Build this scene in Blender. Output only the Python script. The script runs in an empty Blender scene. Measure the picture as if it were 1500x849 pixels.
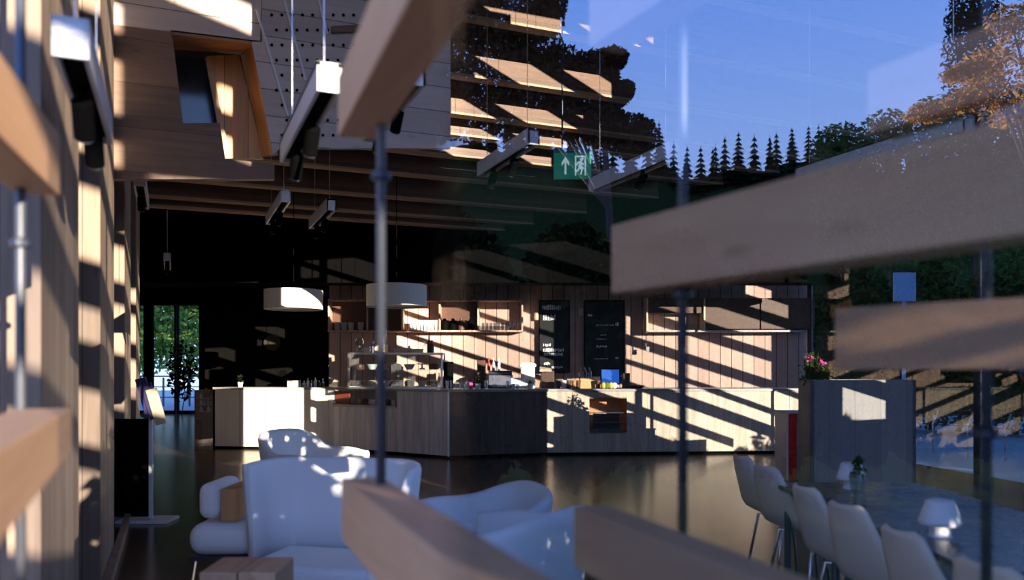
import bpy, bmesh, math, random
from mathutils import Vector, Matrix
R = math.radians
PI = math.pi
sc = bpy.context.scene
COL = sc.collection
random.seed(7)

# ------------------------------------------------------------------ camera, sky, sun
F = 1190.0; HZ = 540.0; EYE = 1.43
YAW = R(22.6); SA, CA = math.sin(YAW), math.cos(YAW)
cd = bpy.data.cameras.new('camera'); cam = bpy.data.objects.new('camera', cd); COL.objects.link(cam)
cam.location = (0, 0, EYE); cam.rotation_euler = (R(90), 0, -YAW)
cd.sensor_width = 36; cd.lens = 36*F/1500; cd.shift_y = (HZ-424.5)/1500
cd.clip_start = 0.02; cd.clip_end = 900
cd.dof.use_dof = True; cd.dof.focus_distance = 12.0; cd.dof.aperture_fstop = 1.6; cd.dof.aperture_blades = 9
sc.camera = cam
sc.view_settings.view_transform = 'Standard'; sc.view_settings.look = 'None'
sc.view_settings.gamma = 1; sc.view_settings.use_curve_mapping = False
sc.view_settings.exposure = 0.0

w = bpy.data.worlds.new('sky'); sc.world = w; w.use_nodes = True
nt = w.node_tree; nt.nodes.clear()
wo = nt.nodes.new('ShaderNodeOutputWorld'); bg = nt.nodes.new('ShaderNodeBackground')
tc = nt.nodes.new('ShaderNodeTexCoord'); sx = nt.nodes.new('ShaderNodeSeparateXYZ'); rp = nt.nodes.new('ShaderNodeValToRGB')
nt.links.new(tc.outputs['Generated'], sx.inputs[0]); nt.links.new(sx.outputs['Z'], rp.inputs[0])
rp.color_ramp.elements[0].position = 0.0; rp.color_ramp.elements[0].color = (.50, .66, .98, 1)
rp.color_ramp.elements[1].position = 0.8; rp.color_ramp.elements[1].color = (.12, .26, .75, 1)
e = rp.color_ramp.elements.new(.42); e.color = (.18, .37, 1.0, 1)
nt.links.new(rp.outputs[0], bg.inputs[0]); nt.links.new(bg.outputs[0], wo.inputs[0])
bg.inputs[1].default_value = 2.25

SUNDIR = Vector((-.2, 1, -.14)).normalized()
sd = bpy.data.lights.new('sun', 'SUN'); sun = bpy.data.objects.new('sun', sd); COL.objects.link(sun)
sd.energy = 17.0; sd.color = (1.0, .84, .66); sd.angle = R(.14)
sun.rotation_euler = SUNDIR.to_track_quat('-Z', 'Y').to_euler(); sun.location = (5, -30, 9)

# ------------------------------------------------------------------ placing
def P(px, py, D):
    lat = (px-750)/F*D
    return Vector((SA*D+CA*lat, CA*D-SA*lat, EYE+(HZ-py)/F*D))
def PM(px, py, D):                      # a place behind the camera that the front glass mirrors
    p = P(px, py, D); return Vector((p.x, .6-p.y, p.z))
def L(lat, D, z): return Vector((SA*D+CA*lat, CA*D-SA*lat, z))
RAD = -YAW

# ------------------------------------------------------------------ mesh helpers
class MB:
    def __init__(s): s.bm = bmesh.new()
    def box(s, c, d, rz=0, ry=0, rx=0, taper=1.0):
        m = Matrix.Translation(Vector(c)) @ Matrix.Rotation(rz, 4, 'Z') @ Matrix.Rotation(ry, 4, 'Y') @ Matrix.Rotation(rx, 4, 'X')
        vs = []
        for k in (-.5, .5):
            t = taper if k > 0 else 1
            for i, j in ((-.5, -.5), (.5, -.5), (.5, .5), (-.5, .5)):
                vs.append(s.bm.verts.new(m @ Vector((i*d[0]*t, j*d[1]*t, k*d[2]))))
        for f in ((3,2,1,0), (4,5,6,7), (0,1,5,4), (1,2,6,5), (2,3,7,6), (3,0,4,7)):
            s.bm.faces.new([vs[i] for i in f])
        return s
    def prism(s, pts, vec):
        a = [s.bm.verts.new(Vector(p)) for p in pts]; b = [s.bm.verts.new(Vector(p)+Vector(vec)) for p in pts]
        n = len(pts)
        s.bm.faces.new(a[::-1]); s.bm.faces.new(b)
        for i in range(n): s.bm.faces.new((a[i], a[(i+1) % n], b[(i+1) % n], b[i]))
        return s
    def hexa(s, a, b):
        s.bm_a = [s.bm.verts.new(Vector(p)) for p in a]; bb = [s.bm.verts.new(Vector(p)) for p in b]; a = s.bm_a
        s.bm.faces.new(a[::-1]); s.bm.faces.new(bb)
        for i in range(4): s.bm.faces.new((a[i], a[(i+1) % 4], bb[(i+1) % 4], bb[i]))
        return s
    def tube(s, pts, r, seg=10):
        pts = [Vector(p) for p in pts]; rings = []
        rs = r if isinstance(r, (list, tuple)) else [r]*len(pts)
        for i, p in enumerate(pts):
            d = (pts[min(i+1, len(pts)-1)]-pts[max(i-1, 0)]).normalized()
            u = d.cross(Vector((0, 0, 1)))
            if u.length < 1e-3: u = Vector((1, 0, 0))
            u.normalize(); v = d.cross(u)
            rings.append([s.bm.verts.new(p+(u*math.cos(2*PI*k/seg)+v*math.sin(2*PI*k/seg))*rs[i]) for k in range(seg)])
        for a, b in zip(rings, rings[1:]):
            for k in range(seg): s.bm.faces.new((a[k], a[(k+1) % seg], b[(k+1) % seg], b[k]))
        s.bm.faces.new(rings[0][::-1]); s.bm.faces.new(rings[-1])
        return s
    def lathe(s, prof, c=(0, 0, 0), seg=20, closed=False):
        c = Vector(c); rings = []
        for r, z in prof:
            rings.append([s.bm.verts.new(c+Vector((max(r, 1e-4)*math.cos(2*PI*k/seg), max(r, 1e-4)*math.sin(2*PI*k/seg), z))) for k in range(seg)])
        for a, b in zip(rings, rings[1:]):
            for k in range(seg): s.bm.faces.new((a[k], a[(k+1) % seg], b[(k+1) % seg], b[k]))
        if closed: 
            a, b = rings[-1], rings[0]
            for k in range(seg): s.bm.faces.new((a[k], a[(k+1) % seg], b[(k+1) % seg], b[k]))
        else:
            s.bm.faces.new(rings[0][::-1]); s.bm.faces.new(rings[-1])
        return s
    def leaf(s, p, sz):
        a = Vector((random.gauss(0, 1), random.gauss(0, 1), random.gauss(0, 1))).normalized()
        b = a.cross(Vector((random.gauss(0, 1), random.gauss(0, 1), random.gauss(0, 1)))).normalized()
        p = Vector(p); a *= sz; b *= sz*.5
        s.bm.faces.new([s.bm.verts.new(q) for q in (p-a, p-b, p+a, p+b)])
        return s
    def build(s, name, mat, parent=None, base=None, bevel=0, smooth=False, world=True, seg=2):
        """world=True: points are world points; base (or the parent's place) becomes the origin"""
        if world:
            o0 = Vector(base) if base is not None else (Vector(parent['_abs']) if parent else Vector((0, 0, 0)))
            pp = Vector(parent['_abs']) if parent else Vector((0, 0, 0))
            bmesh.ops.translate(s.bm, verts=s.bm.verts, vec=-o0)
            loc = o0-pp
        else:
            loc = Vector(base) if base is not None else Vector((0, 0, 0)); o0 = loc
        bmesh.ops.recalc_face_normals(s.bm, faces=s.bm.faces)
        me = bpy.data.meshes.new(name); s.bm.to_mesh(me); s.bm.free()
        me.materials.append(mat)
        if smooth:
            for p in me.polygons: p.use_smooth = True
        o = bpy.data.objects.new(name, me); COL.objects.link(o); o.location = loc
        if parent: o.parent = parent
        o['_abs'] = tuple(o0)
        if bevel:
            b = o.modifiers.new('bevel', 'BEVEL'); b.width = bevel; b.segments = seg; b.limit_method = 'ANGLE'
        return o
def tag(o, label, cat, group=None, kind=None):
    o['label'] = label; o['category'] = cat
    if group: o['group'] = group
    if kind: o['kind'] = kind
    return o
def struct(o, label=None):
    o['kind'] = 'structure'
    if label: o['label'] = label
    return o
def thing(name, loc, label, cat, rz=0, group=None):
    o = bpy.data.objects.new(name, None); COL.objects.link(o); o.location = loc; o.rotation_euler = (0, 0, rz)
    o.empty_display_size = .1; o['_abs'] = tuple(loc)
    return tag(o, label, cat, group)
def copy_tree(o, parent=None):
    c = o.copy(); COL.objects.link(c)
    if parent: c.parent = parent
    for ch in [q for q in list(bpy.data.objects) if q.parent == o]: copy_tree(ch, c)
    return c

# ------------------------------------------------------------------ materials
def M(name, col, rough=.6, metal=0, spec=.5, trans=0, emit=None, es=0, coat=0):
    m = bpy.data.materials.new(name); m.use_nodes = True; b = m.node_tree.nodes['Principled BSDF']
    b.inputs['Base Color'].default_value = (*col, 1); b.inputs['Roughness'].default_value = rough
    b.inputs['Metallic'].default_value = metal; b.inputs['Specular IOR Level'].default_value = spec
    b.inputs['Transmission Weight'].default_value = trans; b.inputs['Coat Weight'].default_value = coat
    if emit: b.inputs['Emission Color'].default_value = (*emit, 1); b.inputs['Emission Strength'].default_value = es
    # slight surface variation so nothing is a dead flat colour
    n = m.node_tree; t = n.nodes.new('ShaderNodeTexCoord'); z = n.nodes.new('ShaderNodeTexNoise'); z.inputs['Scale'].default_value = 14
    mr = n.nodes.new('ShaderNodeMapRange'); mr.inputs['To Min'].default_value = max(0, rough-.06); mr.inputs['To Max'].default_value = min(1, rough+.06)
    n.links.new(t.outputs['Object'], z.inputs['Vector']); n.links.new(z.outputs['Fac'], mr.inputs['Value']); n.links.new(mr.outputs[0], b.inputs['Roughness'])
    return m
def wood(name, light, dark, along='z', plank=.14, rough=.55, contrast=.5, knots=True, joint=.03, grain=1.0, spec=.4, var=.5):
    m = bpy.data.materials.new(name); m.use_nodes = True; n = m.node_tree; b = n.nodes['Principled BSDF']; K = n.links.new
    t = n.nodes.new('ShaderNodeTexCoord'); s = n.nodes.new('ShaderNodeSeparateXYZ'); K(t.outputs['Object'], s.inputs[0])
    ax = {'x': 0, 'y': 1, 'z': 2}[along]; oth = [i for i in range(3) if i != ax]
    def math_(op, a, bb=None):
        q = n.nodes.new('ShaderNodeMath'); q.operation = op
        for i, v in enumerate((a, bb)):
            if v is None: continue
            if isinstance(v, (int, float)): q.inputs[i].default_value = v
            else: K(v, q.inputs[i])
        return q.outputs[0]
    across = math_('ADD', s.outputs[oth[0]], s.outputs[oth[1]])
    u = math_('DIVIDE', across, plank); fl = math_('FLOOR', u); fr = math_('FRACT', u)
    wn = n.nodes.new('ShaderNodeTexWhiteNoise'); wn.noise_dimensions = '1D'; K(fl, wn.inputs['W'])
    c = n.nodes.new('ShaderNodeCombineXYZ')
    al = math_('ADD', math_('MULTIPLY', s.outputs[ax], 1.6*grain), math_('MULTIPLY', wn.outputs['Value'], 17))
    K(al, c.inputs[0]); K(math_('MULTIPLY', s.outputs[oth[0]], 22*grain), c.inputs[1]); K(math_('MULTIPLY', s.outputs[oth[1]], 22*grain), c.inputs[2])
    nz = n.nodes.new('ShaderNodeTexNoise'); nz.inputs['Scale'].default_value = 1; nz.inputs['Detail'].default_value = 5; nz.inputs['Distortion'].default_value = .8
    K(c.outputs[0], nz.inputs['Vector'])
    g = math_('MULTIPLY', math_('SUBTRACT', nz.outputs['Fac'], .5), contrast*2.2)
    v = math_('ADD', math_('ADD', g, math_('MULTIPLY', math_('SUBTRACT', wn.outputs['Value'], .5), var)), .5)
    if knots:
        vo = n.nodes.new('ShaderNodeTexVoronoi'); c2 = n.nodes.new('ShaderNodeVectorMath'); c2.operation = 'MULTIPLY'
        sc_ = [7, 7, 7]; sc_[ax] = 2.2; c2.inputs[1].default_value = sc_; K(t.outputs['Object'], c2.inputs[0]); K(c2.outputs[0], vo.inputs['Vector']); vo.inputs['Scale'].default_value = 1
        kn = n.nodes.new('ShaderNodeMapRange'); kn.inputs['From Min'].default_value = .04; kn.inputs['From Max'].default_value = .13
        kn.inputs['To Min'].default_value = .7; kn.inputs['To Max'].default_value = 0; K(vo.outputs['Distance'], kn.inputs['Value'])
        v = math_('SUBTRACT', v, kn.outputs[0])
    r = n.nodes.new('ShaderNodeValToRGB'); r.color_ramp.elements[0].color = (*dark, 1); r.color_ramp.elements[1].color = (*light, 1)
    K(v, r.inputs[0])
    jm = math_('LESS_THAN', fr, joint); mx = n.nodes.new('ShaderNodeMixRGB'); K(jm, mx.inputs[0]); K(r.outputs[0], mx.inputs[1])
    mx.inputs[2].default_value = (dark[0]*.25, dark[1]*.25, dark[2]*.25, 1); K(mx.outputs[0], b.inputs['Base Color'])
    b.inputs['Roughness'].default_value = rough; b.inputs['Specular IOR Level'].default_value = spec
    bp = n.nodes.new('ShaderNodeBump'); bp.inputs['Strength'].default_value = .08; K(nz.outputs['Fac'], bp.inputs['Height']); K(bp.outputs[0], b.inputs['Normal'])
    return m
def glass(name, refl=.08, tint=(1, 1, 1), refl_col=(1, 1, 1), fres=1.5, rough=0.0):
    m = bpy.data.materials.new(name); m.use_nodes = True; n = m.node_tree; n.nodes.clear()
    o = n.nodes.new('ShaderNodeOutputMaterial'); mx = n.nodes.new('ShaderNodeMixShader'); tr = n.nodes.new('ShaderNodeBsdfTransparent'); gl = n.nodes.new('ShaderNodeBsdfGlossy')
    ge = n.nodes.new('ShaderNodeNewGeometry'); dt = n.nodes.new('ShaderNodeVectorMath'); dt.operation = 'DOT_PRODUCT'
    n.links.new(ge.outputs['Normal'], dt.inputs[0]); n.links.new(ge.outputs['Incoming'], dt.inputs[1])
    def mm(op, a, v):
        q = n.nodes.new('ShaderNodeMath'); q.operation = op; n.links.new(a, q.inputs[0 if op != 'SUBTRACT' else 1]); q.inputs[1 if op != 'SUBTRACT' else 0].default_value = v; return q.outputs[0]
    ab = n.nodes.new('ShaderNodeMath'); ab.operation = 'ABSOLUTE'; n.links.new(dt.outputs['Value'], ab.inputs[0])
    r0 = ((fres-1)/(fres+1))**2+refl
    sch = mm('ADD', mm('MULTIPLY', mm('POWER', mm('SUBTRACT', ab.outputs[0], 1.0), 5.0), 1-r0), r0)   # Schlick's curve of the angle
    tr.inputs[0].default_value = (*tint, 1); gl.inputs['Color'].default_value = (*refl_col, 1); gl.inputs['Roughness'].default_value = rough
    K = n.links.new; K(sch, mx.inputs[0]); K(tr.outputs[0], mx.inputs[1]); K(gl.outputs[0], mx.inputs[2]); K(mx.outputs[0], o.inputs[0])
    return m
def foliage(name, c1, c2, c3=None, trans=.5):
    m = bpy.data.materials.new(name); m.use_nodes = True; n = m.node_tree; n.nodes.clear(); K = n.links.new
    o = n.nodes.new('ShaderNodeOutputMaterial'); mx = n.nodes.new('ShaderNodeMixShader'); d = n.nodes.new('ShaderNodeBsdfDiffuse'); t = n.nodes.new('ShaderNodeBsdfTranslucent')
    tc = n.nodes.new('ShaderNodeTexCoord'); nz = n.nodes.new('ShaderNodeTexNoise'); nz.inputs['Scale'].default_value = 2.5; nz.inputs['Detail'].default_value = 6
    r = n.nodes.new('ShaderNodeValToRGB'); r.color_ramp.elements[0].position = .35; r.color_ramp.elements[1].position = .65
    r.color_ramp.elements[0].color = (*c1, 1); r.color_ramp.elements[1].color = (*c2, 1)
    if c3: q = r.color_ramp.elements.new(.8); q.color = (*c3, 1)
    K(tc.outputs['Object'], nz.inputs['Vector']); K(nz.outputs['Fac'], r.inputs[0]); K(r.outputs[0], d.inputs[0]); K(r.outputs[0], t.inputs[0])
    mx.inputs[0].default_value = trans; K(d.outputs[0], mx.inputs[1]); K(t.outputs[0], mx.inputs[2]); K(mx.outputs[0], o.inputs[0])
    return m
def fabric(name, col):
    m = M(name, col, .9, spec=.2); n = m.node_tree; b = n.nodes['Principled BSDF']; K = n.links.new
    t = n.nodes.new('ShaderNodeTexCoord'); z = n.nodes.new('ShaderNodeTexNoise'); z.inputs['Scale'].default_value = 260; z.inputs['Detail'].default_value = 2
    bp = n.nodes.new('ShaderNodeBump'); bp.inputs['Strength'].default_value = .25; bp.inputs['Distance'].default_value = .003
    K(t.outputs['Object'], z.inputs['Vector']); K(z.outputs['Fac'], bp.inputs['Height']); K(bp.outputs[0], b.inputs['Normal'])
    b.inputs['Sheen Weight'].default_value = .3
    return m

m_post = wood('pine_posts', (.40, .31, .235), (.20, .14, .10), 'z', .16, .6, .5)
m_slat = wood('slat_timber', (.58, .36, .21), (.37, .21, .12), 'y', .3, .6, .5, joint=0)
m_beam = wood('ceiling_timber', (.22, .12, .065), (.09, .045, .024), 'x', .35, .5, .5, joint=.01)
m_litedge = wood('lit_beam_edge_timber', (.62, .42, .26), (.4, .25, .15), 'x', .3, .55, .4, joint=0)  # paler timber, floor bounce under the beams put into the colour
m_soffit = wood('grey_board', (.62, .52, .48), (.42, .34, .31), 'x', .22, .6, .4, joint=.03)
m_jamb = wood('orange_jamb', (.70, .40, .18), (.42, .20, .08), 'z', .2, .45, .5)
m_barwall = wood('bar_planks', (.70, .50, .40), (.42, .27, .21), 'z', .115, .55, .35, knots=False, joint=.07)
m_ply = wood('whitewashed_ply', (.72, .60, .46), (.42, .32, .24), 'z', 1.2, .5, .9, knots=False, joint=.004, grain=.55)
m_plygrey = wood('grey_ply', (.82, .80, .78), (.48, .45, .43), 'z', 1.2, .5, 1.0, knots=False, joint=.004, grain=.6)
m_plywhite = wood('pale_ply', (.86, .80, .68), (.70, .62, .50), 'z', 1.2, .45, .6, knots=False, joint=.004, grain=.5)
m_floor = wood('dark_floor', (.13, .085, .058), (.045, .03, .022), 'x', .14, .22, .6, knots=False, joint=.05, spec=.75)
m_black = M('black_paint', (.003, .003, .0035), .8, spec=.03)
m_blacksoft = M('black_wall_paint', (.0045, .0042, .004), .8, spec=.03)
m_metal = M('dark_steel', (.055, .065, .09), .4, .7)
m_rod = M('rod_steel', (.09, .10, .12), .45, .4)
m_chrome = M('chrome', (.75, .76, .78), .18, 1)
m_steel = M('brushed_steel', (.42, .42, .42), .3, 1)
m_white = M('white_paint', (.78, .78, .78), .5)
m_track = M('white_track_paint', (.66, .66, .68), .45)
m_plate = M('white_china', (.85, .85, .83), .25)
m_fab = fabric('blue_grey_fabric', (.74, .77, .79))
m_fabd = fabric('slate_fabric', (.30, .38, .50))
m_pane = glass('coated_front_glass', .14, (.93, .95, .98), (.92, .95, 1.0), 1.7)
m_clear = glass('clear_glass', .02, (.96, .98, .98))
m_drink = glass('glassware', .12, (.85, .9, .92), (1, 1, 1), 1.6)
m_shade = M('drum_shade_fabric', (.75, .73, .68), .8)
m_red = M('red_lacquer', (.85, .03, .03), .3)
m_grey = M('grey_laminate', (.42, .42, .43), .5)
m_tab = M('sky_tinted_table_laminate', (.055, .07, .11), .28, spec=.6)  # blue sky reflection on the tops put into the base colour
m_chair = wood('chair_ply', (.86, .74, .62), (.72, .60, .48), 'z', 1.0, .4, .25, knots=False, joint=0)
m_green = M('sign_green', (.0, .16, .09), .4, emit=(.0, .30, .16), es=.25)
m_signw = M('sign_white', (.85, .9, .88), .4, emit=(.7, .9, .8), es=.5)
m_board = M('chalkboard', (.010, .011, .013), .5, spec=.3)
m_chalk = M('chalk', (.9, .92, .94), .8)
m_amber = M('amber_wood', (.45, .22, .08), .4)
m_brown = M('dark_brown', (.10, .045, .025), .5)
m_cream = M('cream_card', (.75, .62, .42), .6)
m_terr = M('terrace_stone', (.22, .32, .36), .5)
m_grass = foliage('hill_grass', (.012, .02, .008), (.03, .045, .014), trans=0)
m_fir = foliage('fir_needles', (.008, .014, .007), (.022, .032, .012), trans=.15)
m_birch = foliage('birch_leaves', (.035, .025, .016), (.07, .045, .028), trans=.2)
m_orange = foliage('autumn_leaves', (.30, .13, .03), (.50, .28, .08), (.16, .16, .04), trans=.55)
m_leafg = foliage('green_leaves', (.035, .07, .015), (.13, .20, .05), (.30, .30, .07), trans=.45)
m_shrub = foliage('shrub_leaves', (.018, .05, .012), (.06, .13, .03), trans=.35)
m_leafy = foliage('sunny_leaves', (.16, .30, .06), (.40, .55, .14), (.62, .62, .22), trans=.5)
m_bark = wood('bark', (.12, .09, .07), (.05, .035, .03), 'z', .2, .9, .6)
m_blueboard = M('pale_blue_board', (.22, .42, .72), .4)
m_bluescr = M('blue_screen', (.01, .05, .2), .3, emit=(.03, .16, .75), es=1.0)
m_pink = M('pink_petals', (.75, .10, .38), .6)
m_navy = M('navy_print', (.06, .05, .14), .5)
m_skyglass = M('dark_roof_glass', (.010, .030, .055), .15, spec=.8)

# ------------------------------------------------------------------ the building
ZB = lambda Y: min(6.0, max(3.75, 3.75+.45*(13.8-Y/CA)))            # underside of the ceiling beams
b = MB(); b.prism([(-5, -.9, -.1), (7.95, -.9, -.1), (8.22, .2, -.1), (11.05, 11.9, -.1), (12.6, 18, -.1), (12.6, 29.8, -.1), (-5, 29.8, -.1)], (0, 0, .1)); struct(b.build('floor', m_floor))
YR = [-.3, (13.8-5)*CA, 13.8*CA, 17.5]        # the roof: level, then falling away, then level over the bar
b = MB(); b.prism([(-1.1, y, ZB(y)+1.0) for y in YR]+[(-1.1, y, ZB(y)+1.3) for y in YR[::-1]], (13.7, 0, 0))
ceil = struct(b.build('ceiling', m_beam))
def beamY(D): return D*CA
for py in (340, 328, 305, 272, 240, 210, 180, 125, 40, -60):
    D = (2.32+.45*13.8)/((HZ-py)/F+.45); Y = D*CA; z = EYE+(HZ-py)/F*D
    top = ZB(Y)+1.02
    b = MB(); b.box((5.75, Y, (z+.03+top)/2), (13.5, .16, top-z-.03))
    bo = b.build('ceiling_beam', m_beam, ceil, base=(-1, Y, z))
    b = MB(); b.box((5.75, Y, z+.015), (13.5, .17, .03)); b.build('lit_beam_edge', m_litedge, bo, base=(-1, Y, z))  # lit underside painted as a paler strip

# left wall: deep timber posts with recesses between them
b = MB(); b.prism([(-1.09, 2.8, 0), (-1.09, 17.4, 0)]+[(-1.09, y, ZB(y)+.98) for y in (17.4, YR[2], YR[1], 2.8)], (.12, 0, 0)); struct(b.build('wall_left', m_post))
posts = [(3.27, 4.49, 'nearest'), (5.76, 7.03, 'second'), (8.5, 9.7, 'third'), (11.0, 12.2, 'farthest')]
for y0, y1, wd in posts:
    zt = ZB(y1)+.9; b = MB(); b.box((-.69, (y0+y1)/2, zt/2), (.52, y1-y0, zt))
    tag(b.build('timber_post', m_post, base=(-.69, (y0+y1)/2, 0), bevel=.006), 'deep pine post of the left wall, %s of four from the camera' % wd, 'post')
b = MB(); b.box((-.40, 10, .035), (.05, 13, .07)); struct(b.build('baseboard_left', m_post))

# black hall at the back left
b = MB()
for x0, x1 in ((300, 520),):
    a0, a1 = P(x0, 540, 17.2), P(x1, 540, 17.2)
    b.prism([(a0.x, a0.y, 0), (a1.x, a1.y, 0), (a1.x, a1.y, 4.4), (a0.x, a0.y, 4.4)], L(0, .15, 0))
struct(b.build('wall_black', m_blacksoft, base=P(410, 540, 17.2)))
a0 = P(300, 540, 17.2); a1 = P(310, 540, 26)
b = MB(); b.prism([(a0.x, a0.y, 0), (a1.x, a1.y, 0), (a1.x, a1.y, 4.4), (a0.x, a0.y, 4.4)], (.15, .06, 0)); struct(b.build('wall_passage', m_blacksoft))
b = MB(); b.prism([L(-12.5, 14.2, 3.95), L(-2.6, 14.2, 3.95), L(-2.6, 26.4, 3.95), L(-14.5, 26.4, 3.95)], (0, 0, .2)); struct(b.build('ceiling_passage', m_black))
b = MB(); b.prism([L(-7.4, 14.6, 0), L(-13.6, 26.4, 0), L(-13.6, 26.4, 4), L(-7.4, 14.6, 4)], L(-.15, 0, 0)); struct(b.build('wall_passage_left', m_black))

# far glazed doors
D = 26.0; zt = EYE+95/F*D
dr = thing('door_1', L(-11, D, 0), 'black framed glazed doors at the end of the passage', 'door'); dr['kind'] = 'structure'
del dr['category']
b = MB()
for x0, x1 in ((160, 180), (211, 225), (256, 262), (292, 315)):
    a, c = (x0-750)/F*D, (x1-750)/F*D; q = L((a+c)/2, D, zt/2); b.box(q, (c-a, .1, zt), RAD)
a, c = (160-750)/F*D, (315-750)/F*D
b.box(L((a+c)/2, D, zt+.35), (c-a, .12, .8), RAD); b.box(L((a+c)/2, D, .05), (c-a, .12, .1), RAD)
b.build('door_frame', m_black, dr)
b = MB(); b.box(L((259.5-750)/F*D, D-.08, zt/2), (.05, .03, zt), RAD); b.build('edge_strip', m_steel, dr)
b = MB(); b.box(L((a+c)/2, D+.0, zt/2), (c-a, .012, zt-.1), RAD); b.build('pane', m_clear, dr)

# bulkhead over the bar, bar wall
DB = 13.9
zb0 = EYE+(HZ-414)/F*DB
b = MB(); b.prism([L(-6.6, DB, zb0), L(5.5, DB-.45, zb0-.04), L(5.5, DB-.45, 5.1), L(-6.6, DB, 5.1)], L(0, .5, 0)-Vector((0, 0, 0)))
struct(b.build('trim_1', m_black), 'black bulkhead above the bar')
DW = 15.5
b = MB(); b.prism([L(-3.5, DW, 0), L(5.7, DW, 0), L(5.7, DW, 4.4), L(-3.5, DW, 4.4)], L(0, .15, 0))
struct(b.build('wall_back', m_barwall, base=L(-3.5, DW, 0)))
b = MB(); b.prism([L(-6.8, DB+.2, 3.9), L(5.6, DB+.2, 3.9), L(5.6, DW+2, 3.9), L(-6.8, DW+2, 3.9)], (0, 0, .1)); struct(b.build('ceiling_bar', m_black))

# skylight bulkhead at the upper left (a boxed roof light in a timber riser)
YS = 7.05
def PY(px, py, Y=YS):
    th = math.atan((px-750)/F)+YAW; X = Y*math.tan(th); D = SA*X+CA*Y
    return Vector((X, Y, EYE+(HZ-py)/F*D))
def quadY(mb, pts, Y=YS, t=.06): mb.prism([PY(x, y, Y) for x, y in pts], (0, t, 0))
zb = thing('roof_light', PY(290, 260), 'boxed skylight opening in the sloping timber ceiling, dark blue glass inside', 'skylight')
b = MB(); quadY(b, [(150, -80), (385, -80), (381, 62), (150, 34)]); b.build('top_board', m_soffit, zb)
b = MB(); quadY(b, [(150, 34), (250, 46), (255, 72), (268, 180), (322, 180), (330, 232), (402, 241), (402, 262), (150, 262)], t=.08); b.build('lower_board', m_beam, zb)
b = MB()   # top reveal
A = [PY(250, 46), PY(381, 62), PY(354, 80, 7.75), PY(252, 72, 7.75)]; b.prism(A, (0, 0, .012)); b.build('head_reveal', m_jamb, zb)
b = MB(); b.prism([PY(352, 78, 7.75), PY(381, 62), PY(402, 226), PY(384, 229, 7.6)], (.03, .02, 0)); b.build('side_reveal', m_jamb, zb)
b = MB(); quadY(b, [(303, 82), (350, 80), (386, 232), (330, 232)], 7.62, .06); b.build('jamb_board', m_jamb, zb)
b = MB(); quadY(b, [(301, 84), (309, 84), (337, 232), (328, 232)], 7.56, .05); b.build('jamb_edge', m_litedge, zb)
b = MB(); quadY(b, [(236, 60), (312, 60), (345, 200), (262, 200)], 7.85, .03); b.build('roof_glass', m_skyglass, zb)
pg = thing('ceiling_panel', PY(440, 220), 'grey timber ceiling panel dotted with dowel holes beside the skylight', 'ceiling panel')
b = MB(); quadY(b, [(369, 61), (384, 61), (384, -80), (660, -80), (660, 217), (410, 217), (400, 226)], 7.02, .05); b.build('board', m_soffit, pg)
k = 0
for row in range(9):
    for col in range(9):
        x = 398+col*15+(row % 2)*7; y = 22+row*22
        if x < 380+y*.13+6: continue
        b = MB(); q = PY(x, y, 7.01); b.tube([q, q+Vector((0, -.006, 0))], .013, 8); b.build('dowel_hole', m_black, pg); k += 1
for (x0, y0, x1, y1) in ((374, 14, 420, 170), (412, -10, 446, 118), (462, -10, 478, 50)):
    b = MB(); b.prism([PY(x0, y0, 6.99), PY(x0+3, y0, 6.99), PY(x1+3, y1, 6.99), PY(x1, y1, 6.99)], (0, -.012, 0)); b.build('light_gap_strip', m_track, pg)  # pale strips laid on for the light gaps between boards
b = MB(); quadY(b, [(486, 38), (660, 30), (660, 40), (486, 47)], 6.98, .03); b.build('cross_batten', m_beam, pg)

# front glass right in front of the camera, side glazing far right
b = MB(); b.box((1.25, .3, 1.4), (2.30, .0015, 2.6)); struct(b.build('window_1', m_pane), 'coated front glass mirroring sky and trees')
b = MB()
g0, g1 = Vector((11.0, 11.9, 0)), Vector((8.2, .2, 0))
b.prism([g0, g1, g1+Vector((0, 0, 5)), g0+Vector((0, 0, 5))], (.01, 0, 0)); sg = struct(b.build('window_2', m_clear, base=g0), 'tall side glazing towards the terrace')
b = MB()
for t in (.0, .36, .72):
    q = g0.lerp(g1, t); b.box(q+Vector((0, 0, 2.5)), (.05, .09, 5), R(13))
b.build('window_frame', m_metal, sg)

# ------------------------------------------------------------------ added unseen slats and panels that stripe and shade the sun
TS = .44
scr = thing('unseen_shade_screen', (8, -.4, 1.6), 'added unseen slats and panels above the camera, shaping sun stripes and shade', 'sun screen')
def slat_row(mb, c, X0, X1, z0, z1, th, t=TS, Y=-.4):
    # band z = c - t*(X-X0ref); clipped to the rectangle
    xs = []
    xa = max(X0, 3+(c-z1)/t); xb = min(X1, 3+(c-z0)/t)
    if xb-xa < .3: return
    za, zb_ = c-t*(xa-3), c-t*(xb-3)
    mb.prism([(xa, Y, za-th/2), (xb, Y, zb_-th/2), (xb, Y, zb_+th/2), (xa, Y, za+th/2)], (0, .05, 0))
rng = random.Random(3)
c = 2.2
while c < 12:
    th_ = rng.choice((.10, .14, .14, .2))
    for lim in ((2.7, 13.2, 3.45, 7.0), (5.15, 13.2, 1.8, 3.45)):
        b = MB(); slat_row(b, c, *lim, th_)
        if len(b.bm.verts): b.build('slat', m_slat, scr)
        else: b.bm.free()
    c += rng.choice((.34, .42, .42, .55))
def panel(x0, x1, z0, z1, Y=-.46):  # added solid panels that keep sun off chosen spots inside
    b = MB(); b.box(((x0+x1)/2, Y, (z0+z1)/2), (x1-x0, .05, z1-z0)); b.build('panel', m_beam, scr)
panel(5.35, 8.2, 1.2, 2.98)
panel(6.1, 7.05, 2.98, 6.0)
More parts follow.
